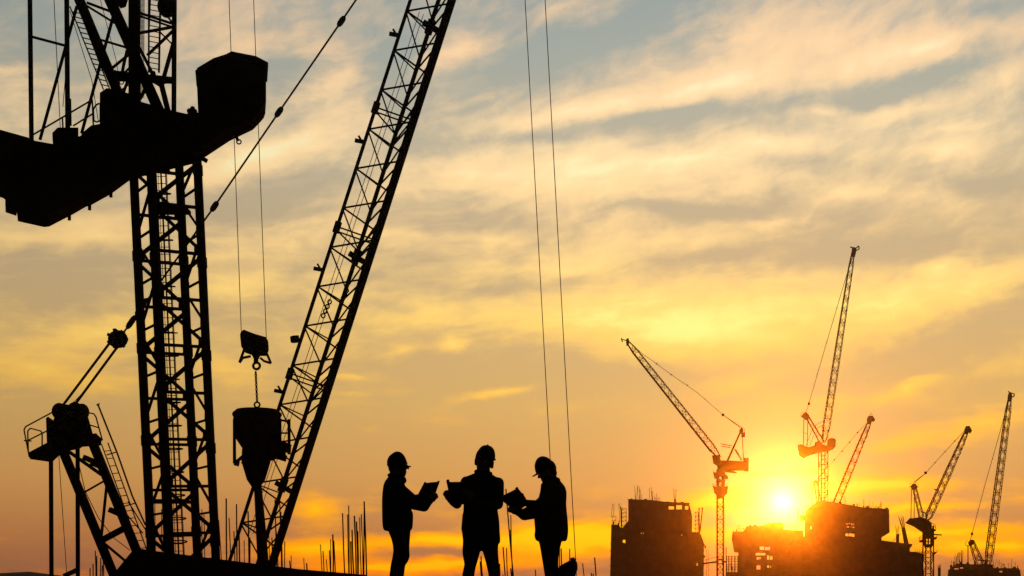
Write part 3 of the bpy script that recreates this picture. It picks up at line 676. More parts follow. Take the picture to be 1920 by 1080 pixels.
MB().slab([(1390, 811), (1397, 810), (1397, 819), (1389.5, 819)], d - .6, 1.2, keep=True).build('platform', STEEL, c); rails(c, ((1396.5, 811), (1396, 804.5), (1394, 805)), d, .12)
straight(c, 'back_post', (1391.6, 819), (1394, 862), d - .5, .2)
for a, b in (((1351, 832), (1372, 836)), ((1352, 836), (1371, 840)), ((1377, 842), (1390, 864)), ((1379, 842), (1392, 863))): straight(c, 'frame_strut', a, b, d, .19)
lattice(c, at(1349.5, 858, d), at(1176, 640, d), 1.36, 1.05, 26, .13, .12, Y, thick=(1.0, 1.7, 1.7, 1.0), waist=(.1, .12))
for pts in ([(1174, 636), (1178, 633), (1180, 640), (1178, 647), (1174.5, 647)],): MB().slab(pts, d - .5, 1.0, keep=True).build('jib_head', STEEL, c)
MB().tube(at(1176, 639, d), at(1165, 636, d), .1).tube(at(1165, 634, d), at(1167, 641, d), .13).build('anemometer_arm', STEEL, c)
for dy in (-.3, .3): MB().tube(at(1391, 803 + dy * 4, d + dy), at(1355.5, 778, d + dy * .2), .065, None, 5).build('luffing_rope', ROPE, c)
MB().path([at(p[0], p[1], d) for p in ((1355.5, 778), (1306, 735), (1258, 702), (1231, 682), (1204, 663), (1182, 642))], .05, 5).build('pendant', ROPE, c)
for px, py, r in ((1355.5, 778, .33), (1258.5, 702.5, .17), (1289, 722, .14), (1231, 682, .17), (1322, 748, .13)): MB().ball(at(px, py, d), r, r, r, 8, 6).build('pendant_connector', STEEL, c)
# ties from the mast to the buildings on both sides
straight(c, 'mast_tie', (1319, 1056.5), (1345, 1053.5), d, .4); straight(c, 'mast_tie', (1356, 1053), (1362, 1053.5), d, .4); straight(c, 'mast_tie', (1319, 1051), (1345, 1044), d, .09)
MB().slab([(1343, 1048), (1358, 1048), (1358, 1058), (1343, 1058)], d - .95, 1.9, holes=[[(1347, 1050), (1354, 1050), (1354, 1056), (1347, 1056)]], keep=True).build('mast_collar', STEEL, c)

# tallest far crane right of the sun
d = 420.0
c = far_crane('tall luffing crane right of the sun with its jib raised steeply', 1543.5, d)
mast(c, 1543.5, 1080, 845, d, 13, 40, R(38), .32, .2, zfoot=GZ)
MB().slab([(1496, 835), (1501, 833), (1506.5, 835.5), (1512, 837), (1517, 838), (1527, 835), (1536, 831), (1547, 834), (1552, 836), (1552, 845), (1536, 847.5), (1520, 852), (1506.5, 857), (1499, 851), (1496, 841)], d - 1.4, 2.8, keep=True).build('slewing_deck', STEEL, c)
MB().slab([(1495.6, 834), (1501, 832.4), (1508, 835), (1510, 856), (1506.5, 858), (1498.6, 852)], d - 1.8, 3.6, keep=True).build('counterweight', CWEIGHT, c)
MB().slab([(1527, 836), (1528, 829), (1534, 827), (1541, 830), (1543, 836)], d - 1.2, 2.2, keep=True).build('machinery_house', STEEL, c)
MB().slab([(1551, 825), (1554, 822), (1559, 821), (1565, 822), (1567.4, 825), (1567, 836), (1561, 842), (1550, 846)], d - 2.2, 2.0, keep=True).build('cab', STEEL, c)
lattice(c, at(1541, 829, d), at(1511, 777, d), 1.25, .8, 7, .22, .12, Y, ('frame_leg', 'frame_bracing'))
MB().slab([(1506, 775), (1511, 772), (1517, 778), (1516, 786), (1510, 787), (1506, 783), (1502, 781)], d - .9, 1.8, keep=True).build('frame_head', STEEL, c)
rails(c, ((1502, 782), (1501, 776), (1505, 773.5), (1509, 774)), d, .1); rails(c, ((1501, 779), (1506, 778)), d, .1)
for a, b, w in (((1507.2, 786), (1506.6, 836), .28), ((1514.6, 786), (1513.6, 837), .28)): straight(c, 'back_post', a, b, d - .6, w)
for a, b in (((1507, 811), (1514, 814)), ((1524, 803), (1511, 836)), ((1526, 816), (1518, 836)), ((1528, 798), (1542, 790)), ((1530, 805), (1542, 798)), ((1529, 797), (1530, 807))): straight(c, 'frame_strut', a, b, d, .2)
lattice(c, at(1545, 830, d), at(1600, 470, d), 1.9, 1.3, 32, .17, .16, Y, thick=(1.0, 1.5, 1.5, 1.0), waist=(.06, .2))
MB().slab([(1597, 466), (1601, 463), (1606, 465), (1605, 472), (1603, 480), (1597, 480)], d - .7, 1.4, keep=True).build('jib_head', STEEL, c)
MB().path([at(p[0], p[1], d) for p in ((1594, 463), (1604, 466), (1610, 461), (1611, 467), (1605, 470))], .18, 5).build('anemometer_arm', STEEL, c)
MB().path([at(p[0], p[1], d) for p in ((1511, 774), (1516.5, 757), (1550, 642), (1587, 517), (1599, 480))], .085, 5).build('pendant', ROPE, c)
for px, py, r in ((1516.7, 757, .48), (1532, 703, .2), (1550, 642, .2), (1569, 578, .2)): MB().ball(at(px, py, d), r * .8, r * .8, r, 8, 6).build('pendant_connector', STEEL, c)

# crane behind the high building block
d = 452.0
c = far_crane('luffing crane rising behind the tall block, only head and jib showing', 1546, d)
lattice(c, at(1560, 963, d), at(1632, 788, d), 1.95, 1.7, 18, .2, .18, Y, thick=(1.0, 1.5, 1.5, 1.0), waist=(.05, .3))
MB().slab([(1625, 787), (1627, 781), (1631, 779), (1637, 780), (1641, 787), (1638, 790), (1634, 789), (1633, 794), (1627, 795)], d - .8, 1.6, keep=True).build('jib_head', STEEL, c)
rails(c, ((1631, 780), (1632.5, 774), (1636, 778), (1636, 781)), d, .12)
MB().path([at(p[0], p[1], d) for p in ((1530, 901), (1555, 873), (1580, 844), (1610, 809), (1626, 792))], .07, 5).build('pendant', ROPE, c)
for px, py in ((1564.5, 862), (1579, 846), (1593, 829), (1608, 811)): MB().ball(at(px, py, d), .3, .2, .3, 8, 6).build('pendant_connector', STEEL, c)
lattice(c, at(1540, 968, d), at(1529, 903, d), 1.5, .95, 8, .22, .12, Y, ('frame_leg', 'frame_bracing'))
MB().slab([(1524, 905), (1528, 900), (1533, 901), (1534, 907), (1526, 909)], d - .8, 1.6, keep=True).build('frame_head', STEEL, c)
rails(c, ((1520, 911), (1519, 905), (1523, 902), (1527, 902)), d, .12); rails(c, ((1519, 908), (1525, 907)), d, .12)
straight(c, 'back_post', (1523, 910), (1522.6, 972), d, .2)
mp_ = at(1546, 968, d); mp0 = mp_.copy(); mp0.z = GZ
lattice(c, mp0, mp_, 2.2, 2.2, 20, .26, .14, Y, ('mast_chord', 'mast_bracing'))
MB().slab([(1500, 966), (1566, 966), (1566, 976), (1500, 976)], d - 1.2, 2.4, keep=True).build('slewing_deck', STEEL, c)

# crane with its tower right of the high building
d = 330.0
c = far_crane('dark luffing crane with railed platforms, jib raised right, beside the leaning column', 1740.5, d)
mast(c, 1740.5, 1080, 985, d, 15, 30, R(36), .3, .18, zfoot=GZ)
MB().slab([(1698, 980), (1706, 972), (1716, 971), (1726, 969), (1738, 973), (1747, 980), (1747.5, 992), (1750, 998), (1748, 1004), (1732, 1004), (1731, 999), (1722, 993), (1712, 986)], d - 1.2, 2.4, keep=True).build('slewing_deck', STEEL, c)
MB().slab([(1697.6, 980), (1706, 971.4), (1718, 972), (1716, 988)], d - 1.5, 3.0, keep=True).build('counterweight', CWEIGHT, c)
MB().slab([(1746, 990), (1755, 993), (1755, 995), (1746, 998)], d - 1.2, 1.6, keep=True).build('platform', STEEL, c)
MB().slab([(1723, 1014), (1732, 1010), (1732, 1016), (1724, 1017)], d - 1.2, 2.2, keep=True).build('platform', STEEL, c)
MB().slab([(1748, 1008), (1757, 1006), (1756, 1011), (1748, 1012)], d - 1.2, 2.2, keep=True).build('platform', STEEL, c)
MB().slab([(1748, 1036), (1757, 1034), (1756, 1036), (1748, 1044)], d - 1.2, 2.2, keep=True).build('platform', STEEL, c)
for pts in (((1747, 981), (1754, 984), (1755, 994)), ((1748, 986), (1755, 989)), ((1723, 1015), (1724, 1007), (1731, 1003)), ((1757, 1008), (1757, 1003)), ((1757, 1036), (1757, 1029)), ((1724, 1011), (1731, 1007))): rails(c, pts, d - 1, .11)
straight(c, 'service_arm', (1749, 1002), (1765.5, 1003), d, .34)
MB().slab([(1730, 998), (1751, 998), (1750.5, 1022), (1746, 1026), (1735, 1026), (1730.5, 1022)], d - 1.05, 2.1, holes=[[(1736, 1010), (1739, 1010), (1739, 1020), (1736, 1020)], [(1742, 1010), (1746, 1010), (1746, 1020), (1742, 1020)]], keep=True).build('climbing_frame', STEEL, c)
lattice(c, at(1728, 970, d), at(1714, 912, d), .95, .7, 9, .17, .09, Y, ('frame_leg', 'frame_bracing'))
MB().slab([(1707, 912), (1711, 907), (1717, 907), (1721, 913), (1718, 917), (1710, 918)], d - .7, 1.4, keep=True).build('frame_head', STEEL, c)
rails(c, ((1706, 915), (1706, 908), (1710, 905)), d, .1); rails(c, ((1717, 905), (1722, 908), (1722, 914)), d, .1)
for a, b in (((1709, 917), (1708, 972)), ((1714.2, 918), (1714, 971))): straight(c, 'back_post', a, b, d - .4, .18)
MB().path([at(p[0], p[1], d) for p in ((1729, 960), (1734, 961), (1738, 967))], .13, 5).build('frame_strut', STEEL, c)
lattice(c, at(1738, 976, d), at(1814, 806, d), 1.4, 1.25, 20, .15, .13, Y, thick=(1.0, 1.6, 1.6, 1.0), waist=(.05, .3))
MB().slab([(1808, 806), (1811, 799), (1818, 798.5), (1822.5, 807), (1819, 812), (1816, 810), (1813, 814), (1809, 813)], d - .7, 1.4, keep=True).build('jib_head', STEEL, c)
straight(c, 'walkway_bracket', (1752, 917), (1757, 920), d, .3)
for dy in (-.4, .4): MB().tube(at(1713, 905.5 + dy * 3, d + dy), at(1735.5, 887, d + dy * .3), .07, None, 5).build('luffing_rope', ROPE, c)
MB().path([at(p[0], p[1], d) for p in ((1735.5, 887), (1770, 849), (1805, 811), (1811, 804))], .06, 5).build('pendant', ROPE, c)
for px, py, r in ((1735.5, 886.5, .36), (1753, 868, .16), (1772, 847, .16), (1790, 827, .16)): MB().ball(at(px, py, d), r, r, r, 8, 6).build('pendant_connector', STEEL, c)

# crane at the right edge
d = 400.0
c = far_crane('rightmost luffing crane with a tall steep jib, standing on the low block', 1840, d)
lattice(c, at(1852, 1062, d), at(1893.5, 746, d), 1.75, 1.4, 32, .18, .16, Y, thick=(1.0, 1.6, 1.6, 1.0), waist=(.06, .2))
MB().slab([(1889, 745), (1891, 737), (1897, 736), (1898, 745), (1896, 752), (1890, 752)], d - .8, 1.6, keep=True).build('jib_head', STEEL, c)
MB().path([at(p[0], p[1], d) for p in ((1890, 734), (1896, 737), (1902, 739), (1901, 744), (1896, 743))], .16, 5).build('anemometer_arm', STEEL, c)
MB().path([at(p[0], p[1], d) for p in ((1819.5, 1013), (1822.5, 1001), (1848, 905), (1875, 810), (1889, 757))], .08, 5).build('pendant', ROPE, c)
for px, py, r in ((1822.5, 1001, .45), (1834, 956, .19), (1845, 915, .19), (1861, 860, .19)): MB().ball(at(px, py, d), r * .8, r * .8, r, 8, 6).build('pendant_connector', STEEL, c)
lattice(c, at(1838, 1060, d), at(1821, 1014, d), 2.0, 1.1, 6, .24, .14, Y, ('frame_leg', 'frame_bracing'))
MB().slab([(1815, 1018), (1819, 1012), (1825, 1012), (1827, 1020), (1818, 1024)], d - .9, 1.8, keep=True).build('frame_head', STEEL, c)
rails(c, ((1811, 1023), (1810, 1017), (1815, 1013)), d, .12); rails(c, ((1811, 1023), (1819, 1023)), d, .2); rails(c, ((1826, 1013), (1836, 1035), (1842, 1052)), d, .12)
straight(c, 'back_post', (1815, 1023), (1815, 1062), d, .28)
straight(c, 'frame_strut', (1832, 1050), (1856, 1052), d, .4)
MB().slab([(1806, 1058), (1862, 1058), (1862, 1070), (1806, 1070)], d - 1.3, 2.6, keep=True).build('slewing_deck', STEEL, c)
mp1 = at(1840, 1070, d); mp0 = mp1.copy(); mp0.z = GZ
lattice(c, mp0, mp1, 2.2, 2.2, 20, .26, .14, Y, ('mast_chord', 'mast_bracing'))

# ------------------------------------------------------------------ far buildings under construction
def foot(d): return HORIZON + (EYE - GZ) * F / d          # row of the street at depth d
def far_bars(root, spec, d, zrow, r=.055):
    for (x, ytop, tilt) in spec:
        p = at(x, zrow, d); q = at(x + tilt, ytop, d)
        MB().path([p, lerp(p, q, .5) + Vector((random.uniform(-.08, .08), 0, 0)), q], r, 5).build('reinforcement_bar', RUST, root)
def cluster(x, yt, w, n):
    return [(x + random.uniform(-w, w), yt + random.uniform(0, 12), random.uniform(-3, 3)) for _ in range(n)]
def frame_ladder(root, x0_, x1_, y0_, y1_, d, n, w=.12, name='scaffold_frame'):
    m = MB()
    for x in (x0_, x1_): m.tube(at(x, y0_, d), at(x, y1_, d), w / 2, None, 5)
    for k in range(n + 1):
        y_ = lerp(y0_, y1_, k / n); m.tube(at(x0_, y_, d), at(x1_, y_, d), w / 2, None, 5)
        if k < n: m.tube(at(x0_, y_, d), at(x1_, lerp(y0_, y1_, (k + 1) / n), d), w / 3, None, 4)
    return m.build(name, STEEL, root)
def hole(x0_, y0_, x1_, y1_): return [(x0_, y0_), (x1_, y0_), (x1_, y1_), (x0_, y1_)]
def raggedhole(x0_, y0_, x1_, y1_):
    n = 5; jx = (x1_ - x0_) * .12; jy = (y1_ - y0_) * .16
    top = [(lerp(x0_, x1_, k / n), y0_ + random.uniform(0, jy)) for k in range(n + 1)]
    bot = [(lerp(x1_, x0_, k / n), y1_ - random.uniform(0, jy)) for k in range(n + 1)]
    return top + bot

d = 340.0
b1 = thing('unfinished_block', 'dark unfinished concrete block left of the sun with three open windows at its top', 'building', Vector((at(1232, 0, d).x, d + 6, GZ)))
fy = foot(d)
win = [hole(1254, 947.5, 1264, 955), hole(1268, 945.5, 1279, 955), hole(1284.5, 947, 1291, 955.3)]
MB().slab([(1178, 993.4), (1178, 936), (1200, 936.6), (1222, 938), (1245, 941), (1292, 943.4), (1294.5, 953), (1297.6, 967), (1297.6, 999), (1260, 999.4)], d + 1.0, 5.0, holes=win, keep=True).build('upper_storey', CONC, b1)
MB().slab([(1177.5, 938), (1177, 935.6), (1222, 937.4), (1245, 940.4), (1293, 942.8), (1293.4, 945)], d + .7, .28, keep=True).build('parapet_band', CONC, b1)
MB().slab([(1165, 992), (1178, 976.5), (1188, 993)], d + 1.2, .4, keep=True).build('stair_slab', CONC, b1)
low = [hole(1201, 997, 1203, 1001), hole(1205, 997, 1207, 1000.5), hole(1277.3, 1000.4, 1280, 1004), raggedhole(1166, 1010, 1172.6, 1018.5), hole(1306, 1055.5, 1310.5, 1061), raggedhole(1246, 983, 1258, 983.1)][:5]
MB().slab([(1143, fy), (1144, 1080), (1146, 983.4), (1160, 983.8), (1165, 992), (1188, 993), (1260, 996), (1297, 997.3), (1312, 997.7), (1316, 1007), (1320, 1018), (1319.4, 1080), (1319.4, fy)], d, 9.0, holes=low, keep=True).build('lower_storeys', CONC, b1)
for y_ in (1019, 1032, 1046, 1060, 1074): MB().slab([(1143.4, y_), (1320.6, y_ + .6), (1320.6, y_ + 1.8), (1143.4, y_ + 1.2)], d - .16, .14, keep=True).build('slab_edge', CONC, b1)
for x_, y0_, y1_ in ((1318.5, 1018, 1024), (1321, 1022, 1028), (1319.6, 1040, 1046)): MB().slab([(x_, y0_), (x_ + 3, y0_ + 2), (x_ + 2.6, y1_), (x_, y1_)], d + .4, 1.2, keep=True).build('slab_bracket', CONC, b1)
MB().slab([(1264.2, 955), (1264.2, 936), (1267.8, 936), (1267.8, 955)], d + 1.2, .4, keep=True).build('mullion', CONC, b1)
far_bars(b1, cluster(1194, 909, 4, 5) + cluster(1201, 918, 2, 3) + cluster(1222, 910, 4, 5) + cluster(1229, 924, 2, 3) + cluster(1235, 922, 3, 3) + cluster(1240, 929, 1.5, 2) + [(1264.6, 915, -2), (1265.4, 918, 3), (1265, 917, 1)] + cluster(1150, 964, 2, 2) + cluster(1161, 962, 1.5, 2), d + 2, 944)
far_bars(b1, cluster(1150, 966, 2, 2) + cluster(1160, 965, 1.5, 3), d + 1, 984)
straight(b1, 'formwork_post', (1164.2, 950), (1165, 992), d + 1, .32, 4)
frame_ladder(b1, 1166, 1174.2, 954, 992, d + 1.4, 5, .15); frame_ladder(b1, 1148, 1155, 968, 984, d + 1, 2, .1)
frame_ladder(b1, 1303.4, 1309.4, 960.5, 998, d + 1, 5, .15)
straight(b1, 'formwork_post', (1310.6, 952), (1311.5, 998), d + 1, .36, 4); straight(b1, 'formwork_post', (1317.4, 951), (1312.5, 998), d + 1, .36, 4)
straight(b1, 'formwork_post', (1309, 954), (1318, 953), d + 1, .14, 4)
m = frame_ladder(b1, 1324.4, 1328.6, 1031, fy, d + 5, 16, .08, 'scaffold_tower')

d = 380.0
b2 = thing('unfinished_tower_block', 'large orange-lit unfinished concrete block directly under the sun, with ragged openings', 'building', Vector((at(1555, 0, d).x, d + 6, GZ)))
fy = foot(d)
hl = [raggedhole(1424.5, 1023, 1433, 1031.4), raggedhole(1435, 1024, 1444, 1031.6), hole(1417, 1036.4, 1426, 1041.2), hole(1427, 1036.4, 1435, 1041), raggedhole(1438.6, 1040, 1442.5, 1050), raggedhole(1444, 1041.5, 1448.6, 1050), raggedhole(1418.4, 1059, 1425.6, 1068.4),
      raggedhole(1438.4, 1059, 1442, 1065), hole(1444, 1061, 1446, 1064), hole(1419, 1044, 1422, 1049), hole(1423.6, 1044, 1426, 1048)]
MB().slab([(1384, fy), (1384, 1035.6), (1376, 1034.6), (1374.4, 1024), (1371.6, 1011), (1374, 994.5), (1375, 996.2), (1393.6, 996.6), (1400.6, 986.4), (1425, 986), (1438, 982.6), (1451, 980), (1468, 980.2), (1469.6, 993), (1505.4, 994.8), (1507.4, 1008), (1512, 1008), (1512, fy)], d, 8.0, holes=hl, keep=True).build('left_wing', CONC, b2)
hr = [hole(1586.8, 980, 1589.4, 983), hole(1591, 979.6, 1594, 982.4), hole(1596.4, 980, 1598.6, 984), hole(1600, 980, 1602, 983.6), hole(1588, 985.6, 1592, 988.6), hole(1595, 986, 1597, 988.4), hole(1599, 986, 1601.6, 989.8),
      raggedhole(1585.4, 998.6, 1590.6, 1005.6), raggedhole(1592, 998.6, 1597, 1006), raggedhole(1598, 999, 1602, 1007), raggedhole(1518, 984, 1522, 992.6)]
MB().slab([(1508.2, fy), (1508.2, 1010), (1510, 959.4), (1516, 953), (1526, 945), (1535, 938.6), (1552, 940), (1566, 942), (1590, 946), (1615, 950.6), (1640, 952.6), (1667, 954), (1668, 998), (1660, 1003), (1653, 1007), (1653, fy)], d + .6, 7.5, holes=hr, keep=True).build('high_block', CONC, b2)
MB().slab([(1652.4, fy), (1652.4, 1013), (1672, 1015.6), (1694.6, 1018.4), (1711, 1020), (1709.5, 1023.6), (1706, 1026.8), (1706, 1034.8), (1718, 1036), (1730.4, 1037.6), (1731.4, 1080), (1731.4, fy)], d + .3, 7.8, keep=True).build('right_wing', CONC, b2)
for y_ in (1048, 1062, 1075): MB().slab([(1383, y_), (1653, y_), (1653, y_ + 1.3), (1383, y_ + 1.3)], d - .16, .14, holes=(), keep=True).build('slab_edge', CONC, b2) if y_ == 1075 else None
for y_ in (966, 994): MB().slab([(1509, y_), (1668.6, y_ + 1), (1668.6, y_ + 2.4), (1509, y_ + 1.4)], d + .44, .15, keep=True).build('slab_edge', CONC, b2)
for y_ in (1031, 1048, 1064): MB().slab([(1652, y_ + 2), (1732, y_ + 4), (1732, y_ + 5.3), (1652, y_ + 3.3)], d + .14, .15, keep=True).build('slab_edge', CONC, b2)
def railing(root, x0_, y0_, x1_, y1_, h, n, d, w=.09):
    m = MB()
    for k in (0, .5): m.tube(at(x0_, y0_ - h * (1 - k), d), at(x1_, y1_ - h * (1 - k), d), w / 2, None, 5)
    for k in range(n + 1):
        x = lerp(x0_, x1_, k / n); y_ = lerp(y0_, y1_, k / n); m.tube(at(x, y_, d), at(x, y_ - h, d), w / 2, None, 5)
    return m.build('guard_rail', STEEL, root)
railing(b2, 1384, 996.4, 1399, 996.6, 11, 3, d + 1, .12); railing(b2, 1470, 993, 1500, 994.4, 13, 6, d + 1, .09); railing(b2, 1619, 950.8, 1634, 952.4, 2.6, 3, d + 2)
far_bars(b2, [(1584, 930, 0), (1586, 935, -.5), (1576, 936, .5), (1557, 931, 1), (1561, 935, -1), (1612, 942, 0), (1618, 935, 0), (1619.4, 938, .5), (1516, 945, -1)] + cluster(1629, 939, 3, 5) + cluster(1641, 941, 4, 4) + cluster(1651, 938, 3, 5) + cluster(1496, 976, 2, 3) + [(1505, 990, -1), (1511, 944, 1)], d + 3, 955)
far_bars(b2, [(1716, 1029, 0), (1720, 1030, 0), (1724, 1030, .4), (1728.6, 1030, 0)], d + 2, 1037)
MB().slab([(1690, 990), (1697, 989), (1704, 1020), (1695, 1020)], d + 1.2, .9, keep=True).build('leaning_column', CONC, b2)
MB().slab([(1680, 1002), (1686, 1001), (1686, 1018), (1680, 1018)], d + 1.2, .9, keep=True).build('column', CONC, b2)
far_bars(b2, [(1684 + k * 1.5, 966 + (k % 3) * 4 + abs(k - 3), 0) for k in range(0)] , d + 1.6, 990)
for k in range(7): MB().tube(at(1690.6 + k, 990, d + 1.5), at(1684 + k * 1.7, 966 + (k * 7 % 5) * 2, d + 1.5), .06, None, 5).build('reinforcement_bar', RUST, b2)
for k in range(4): MB().tube(at(1680.8 + k * 1.5, 1002, d + 1.5), at(1679 + k * 2, 985 + (k * 5 % 3) * 3, d + 1.5), .06, None, 5).build('reinforcement_bar', RUST, b2)
straight(b2, 'prop', (1674, 1015), (1690, 1000), d + 1, .14)
# open frame bay between the crane and this block
bay = MB()
for x in (1362, 1366.5, 1372, 1378, 1383.6): bay.tube(at(x, 1042, d + 2), at(x, fy, d + 2), .2, None, 4)
for k in range(12): bay.tube(at(1361, 1043 + k * 3.4 + (k // 4) * 1.5, d + 2), at(1384.4, 1043 + k * 3.4 + (k // 4) * 1.5, d + 2), .11, None, 4)
for k in range(6): bay.tube(at(1362 + k * 3.7, 1043 + k * 6, d + 2.2), at(1364 + k * 3.7, 1075, d + 2.2), .08, None, 4)
bay.slab([(1361, 1073), (1384, 1073), (1384, fy), (1361, fy)], d + 1.6, 2, keep=True)
bay.build('scaffold_bay', STEEL, b2)
straight(b2, 'formwork_post', (1361.6, 1026), (1361.6, 1080), d + 1, .3, 4)

d = 380.0
for px, yt, w_, h_ in ((1543, 940, 5, 3), (1572, 943, 6, 2.4), (1599, 948, 4, 3), (1606, 949, 2, 5), (1624, 951.6, 5, 2), (1645, 953, 3, 3), (1660, 954, 5, 2.6), (1405, 986.4, 3, 3), (1413, 986, 6, 2), (1440, 983, 2, 4), (1380, 996, 2, 4)):
    MB().slab([(px, yt + 3), (px, yt - h_), (px + w_, yt - h_ + random.uniform(-.4, .8)), (px + w_, yt + 3)], d + 1.5 + random.uniform(0, 3), .3, keep=True).build('formwork_panel', DARKCONC, b2)
d = 340.0
for px, yt, w_, h_ in ((1182, 936.6, 4, 2), (1208, 937.6, 5, 2.4), (1250, 942, 4, 2), (1276, 943, 6, 2.2), (1158, 984, 3, 4), (1149, 983.6, 2, 5)):
    MB().slab([(px, yt + 3), (px, yt - h_), (px + w_, yt - h_ + random.uniform(-.4, .8)), (px + w_, yt + 3)], d + 2.5 + random.uniform(0, 2), .3, keep=True).build('formwork_panel', DARKCONC, b1)
d = 395.0
b3 = thing('low_building_block', 'low black unfinished block at lower right corner under the steep crane', 'building', Vector((at(1845, 0, d).x, d + 6, GZ)))
fy = foot(d)
MB().slab([(1776, fy), (1777, 1080), (1778, 1069), (1794, 1056.4), (1824, 1058), (1852, 1060), (1863, 1065), (1910.5, 1065.4), (1913, 1071), (1914, 1080), (1914, fy)], d, 9, holes=[hole(1788, 1065, 1797, 1067.6), hole(1799, 1063.4, 1806, 1066), hole(1809, 1063.4, 1816, 1066.4), hole(1874, 1070, 1880, 1073)], keep=True).build('wall_block', CONC, b3)
for y_ in (1069.4, 1076): MB().slab([(1776.4, y_), (1914.6, y_), (1914.6, y_ + 1.2), (1776.4, y_ + 1.2)], d - .16, .14, keep=True).build('slab_edge', CONC, b3)
far_bars(b3, cluster(1790, 1036, 3, 4) + cluster(1798, 1030, 3, 5) + cluster(1804, 1030, 3, 5) + cluster(1841, 1038, 3, 3), d + 2, 1058)
far_bars(b3, cluster(1864, 1044, 2, 3) + cluster(1878, 1046, 3, 4) + cluster(1885, 1047, 2, 3) + cluster(1895, 1047, 4, 2), d + 2, 1066)
for px, w_, h_ in ((1781, 5, 7), (1787, 3, 9), (1800, 4, 5), (1812, 5, 4), (1826, 4, 6), (1846, 6, 5), (1858, 3, 6), (1868, 4, 4), (1882, 5, 3), (1899, 6, 4), (1907, 2, 6)):
    yt = (1068 - (px - 1778) * .72) if px < 1794 else (1058 if px < 1853 else 1066)
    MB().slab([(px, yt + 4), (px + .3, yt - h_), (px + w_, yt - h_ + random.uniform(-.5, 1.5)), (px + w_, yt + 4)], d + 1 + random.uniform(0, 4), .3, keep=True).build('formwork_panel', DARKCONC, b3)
for px in (1784, 1818, 1834, 1872, 1891, 1904): straight(b3, 'formwork_post', (px, 1070), (px + random.uniform(-1, 1), 1050 + random.uniform(0, 8)), d + 3, .12, 4)
d = 390.0
st = thing('rebar_column', 'narrow stub of bars standing alone between two cranes at lower right', 'column', Vector((at(1761, 0, d).x, d, GZ)))
m = MB().slab([(1758, foot(d)), (1758.4, 1066), (1762, 1063), (1764, 1064), (1764, foot(d))], d, 1.0, keep=True).build('concrete_stub', CONC, st)
far_bars(st, [(1758.8, 1060, 0), (1761, 1059, .4), (1763, 1058, .6)], d + .5, 1068, .08)

# ------------------------------------------------------------------ the three workers
def fuse(mb, name, mat, parent, voxel=.011, smooth_n=3):
    """one continuous skin over the shapes in mb"""
    o0 = world_origin(parent)
    me = bpy.data.meshes.new('raw'); me.from_pydata([(p[0] - o0.x, p[1] - o0.y, p[2] - o0.z) for p in mb.v], [], mb.f)
    bm = bmesh.new(); bm.from_mesh(me); bmesh.ops.recalc_face_normals(bm, faces=bm.faces); bm.to_mesh(me); bm.free()
    tmp = bpy.data.objects.new('raw', me); COL.objects.link(tmp)
    r = tmp.modifiers.new('r', 'REMESH'); r.mode = 'VOXEL'; r.voxel_size = voxel
    sm = tmp.modifiers.new('s', 'SMOOTH'); sm.factor = .5; sm.iterations = smooth_n
    dg = bpy.context.evaluated_depsgraph_get(); dg.update()
    res = bpy.data.meshes.new_from_object(tmp.evaluated_get(dg))
    bpy.data.objects.remove(tmp); bpy.data.meshes.remove(me)
    res.name = name; res.materials.clear(); res.materials.append(mat)
    res.polygons.foreach_set('use_smooth', [True] * len(res.polygons))
    ob = bpy.data.objects.new(name, res); COL.objects.link(ob); ob.parent = parent
    return ob
def loft(mb, rows, d, n=24, shrink=0.0):
    """horizontal rings: (row, left x, right x, half depth, depth offset)"""
    vs_ = []; k = len(rows)
    for (py, xl, xr, hd, *dy) in rows:
        c = at((xl + xr) / 2, py, d); c.y += dy[0] if dy else 0.0
        hx = (xr - xl) / 2 * d / F - shrink; h_ = hd - shrink
        for i in range(n):
            t = 2 * math.pi * i / n
            ct, st = math.cos(t), math.sin(t)
            vs_.append(c + Vector((hx * math.copysign(abs(ct) ** .85, ct), h_ * math.copysign(abs(st) ** .85, st), 0)))
    fs = [(a * n + i, a * n + (i + 1) % n, (a + 1) * n + (i + 1) % n, (a + 1) * n + i) for a in range(k - 1) for i in range(n)]
    fs += [tuple(range(n))[::-1], tuple(range((k - 1) * n, k * n))]
    mb.add(vs_, fs)
def limb(mb, pts, rs, n=14):
    for (a, b, r0, r1) in zip(pts[:-1], pts[1:], rs[:-1], rs[1:]): mb.tube(a, b, r0, r1, n)
    for p, r in zip(pts, rs): mb.ball(p, r, r, r, 12, 8)
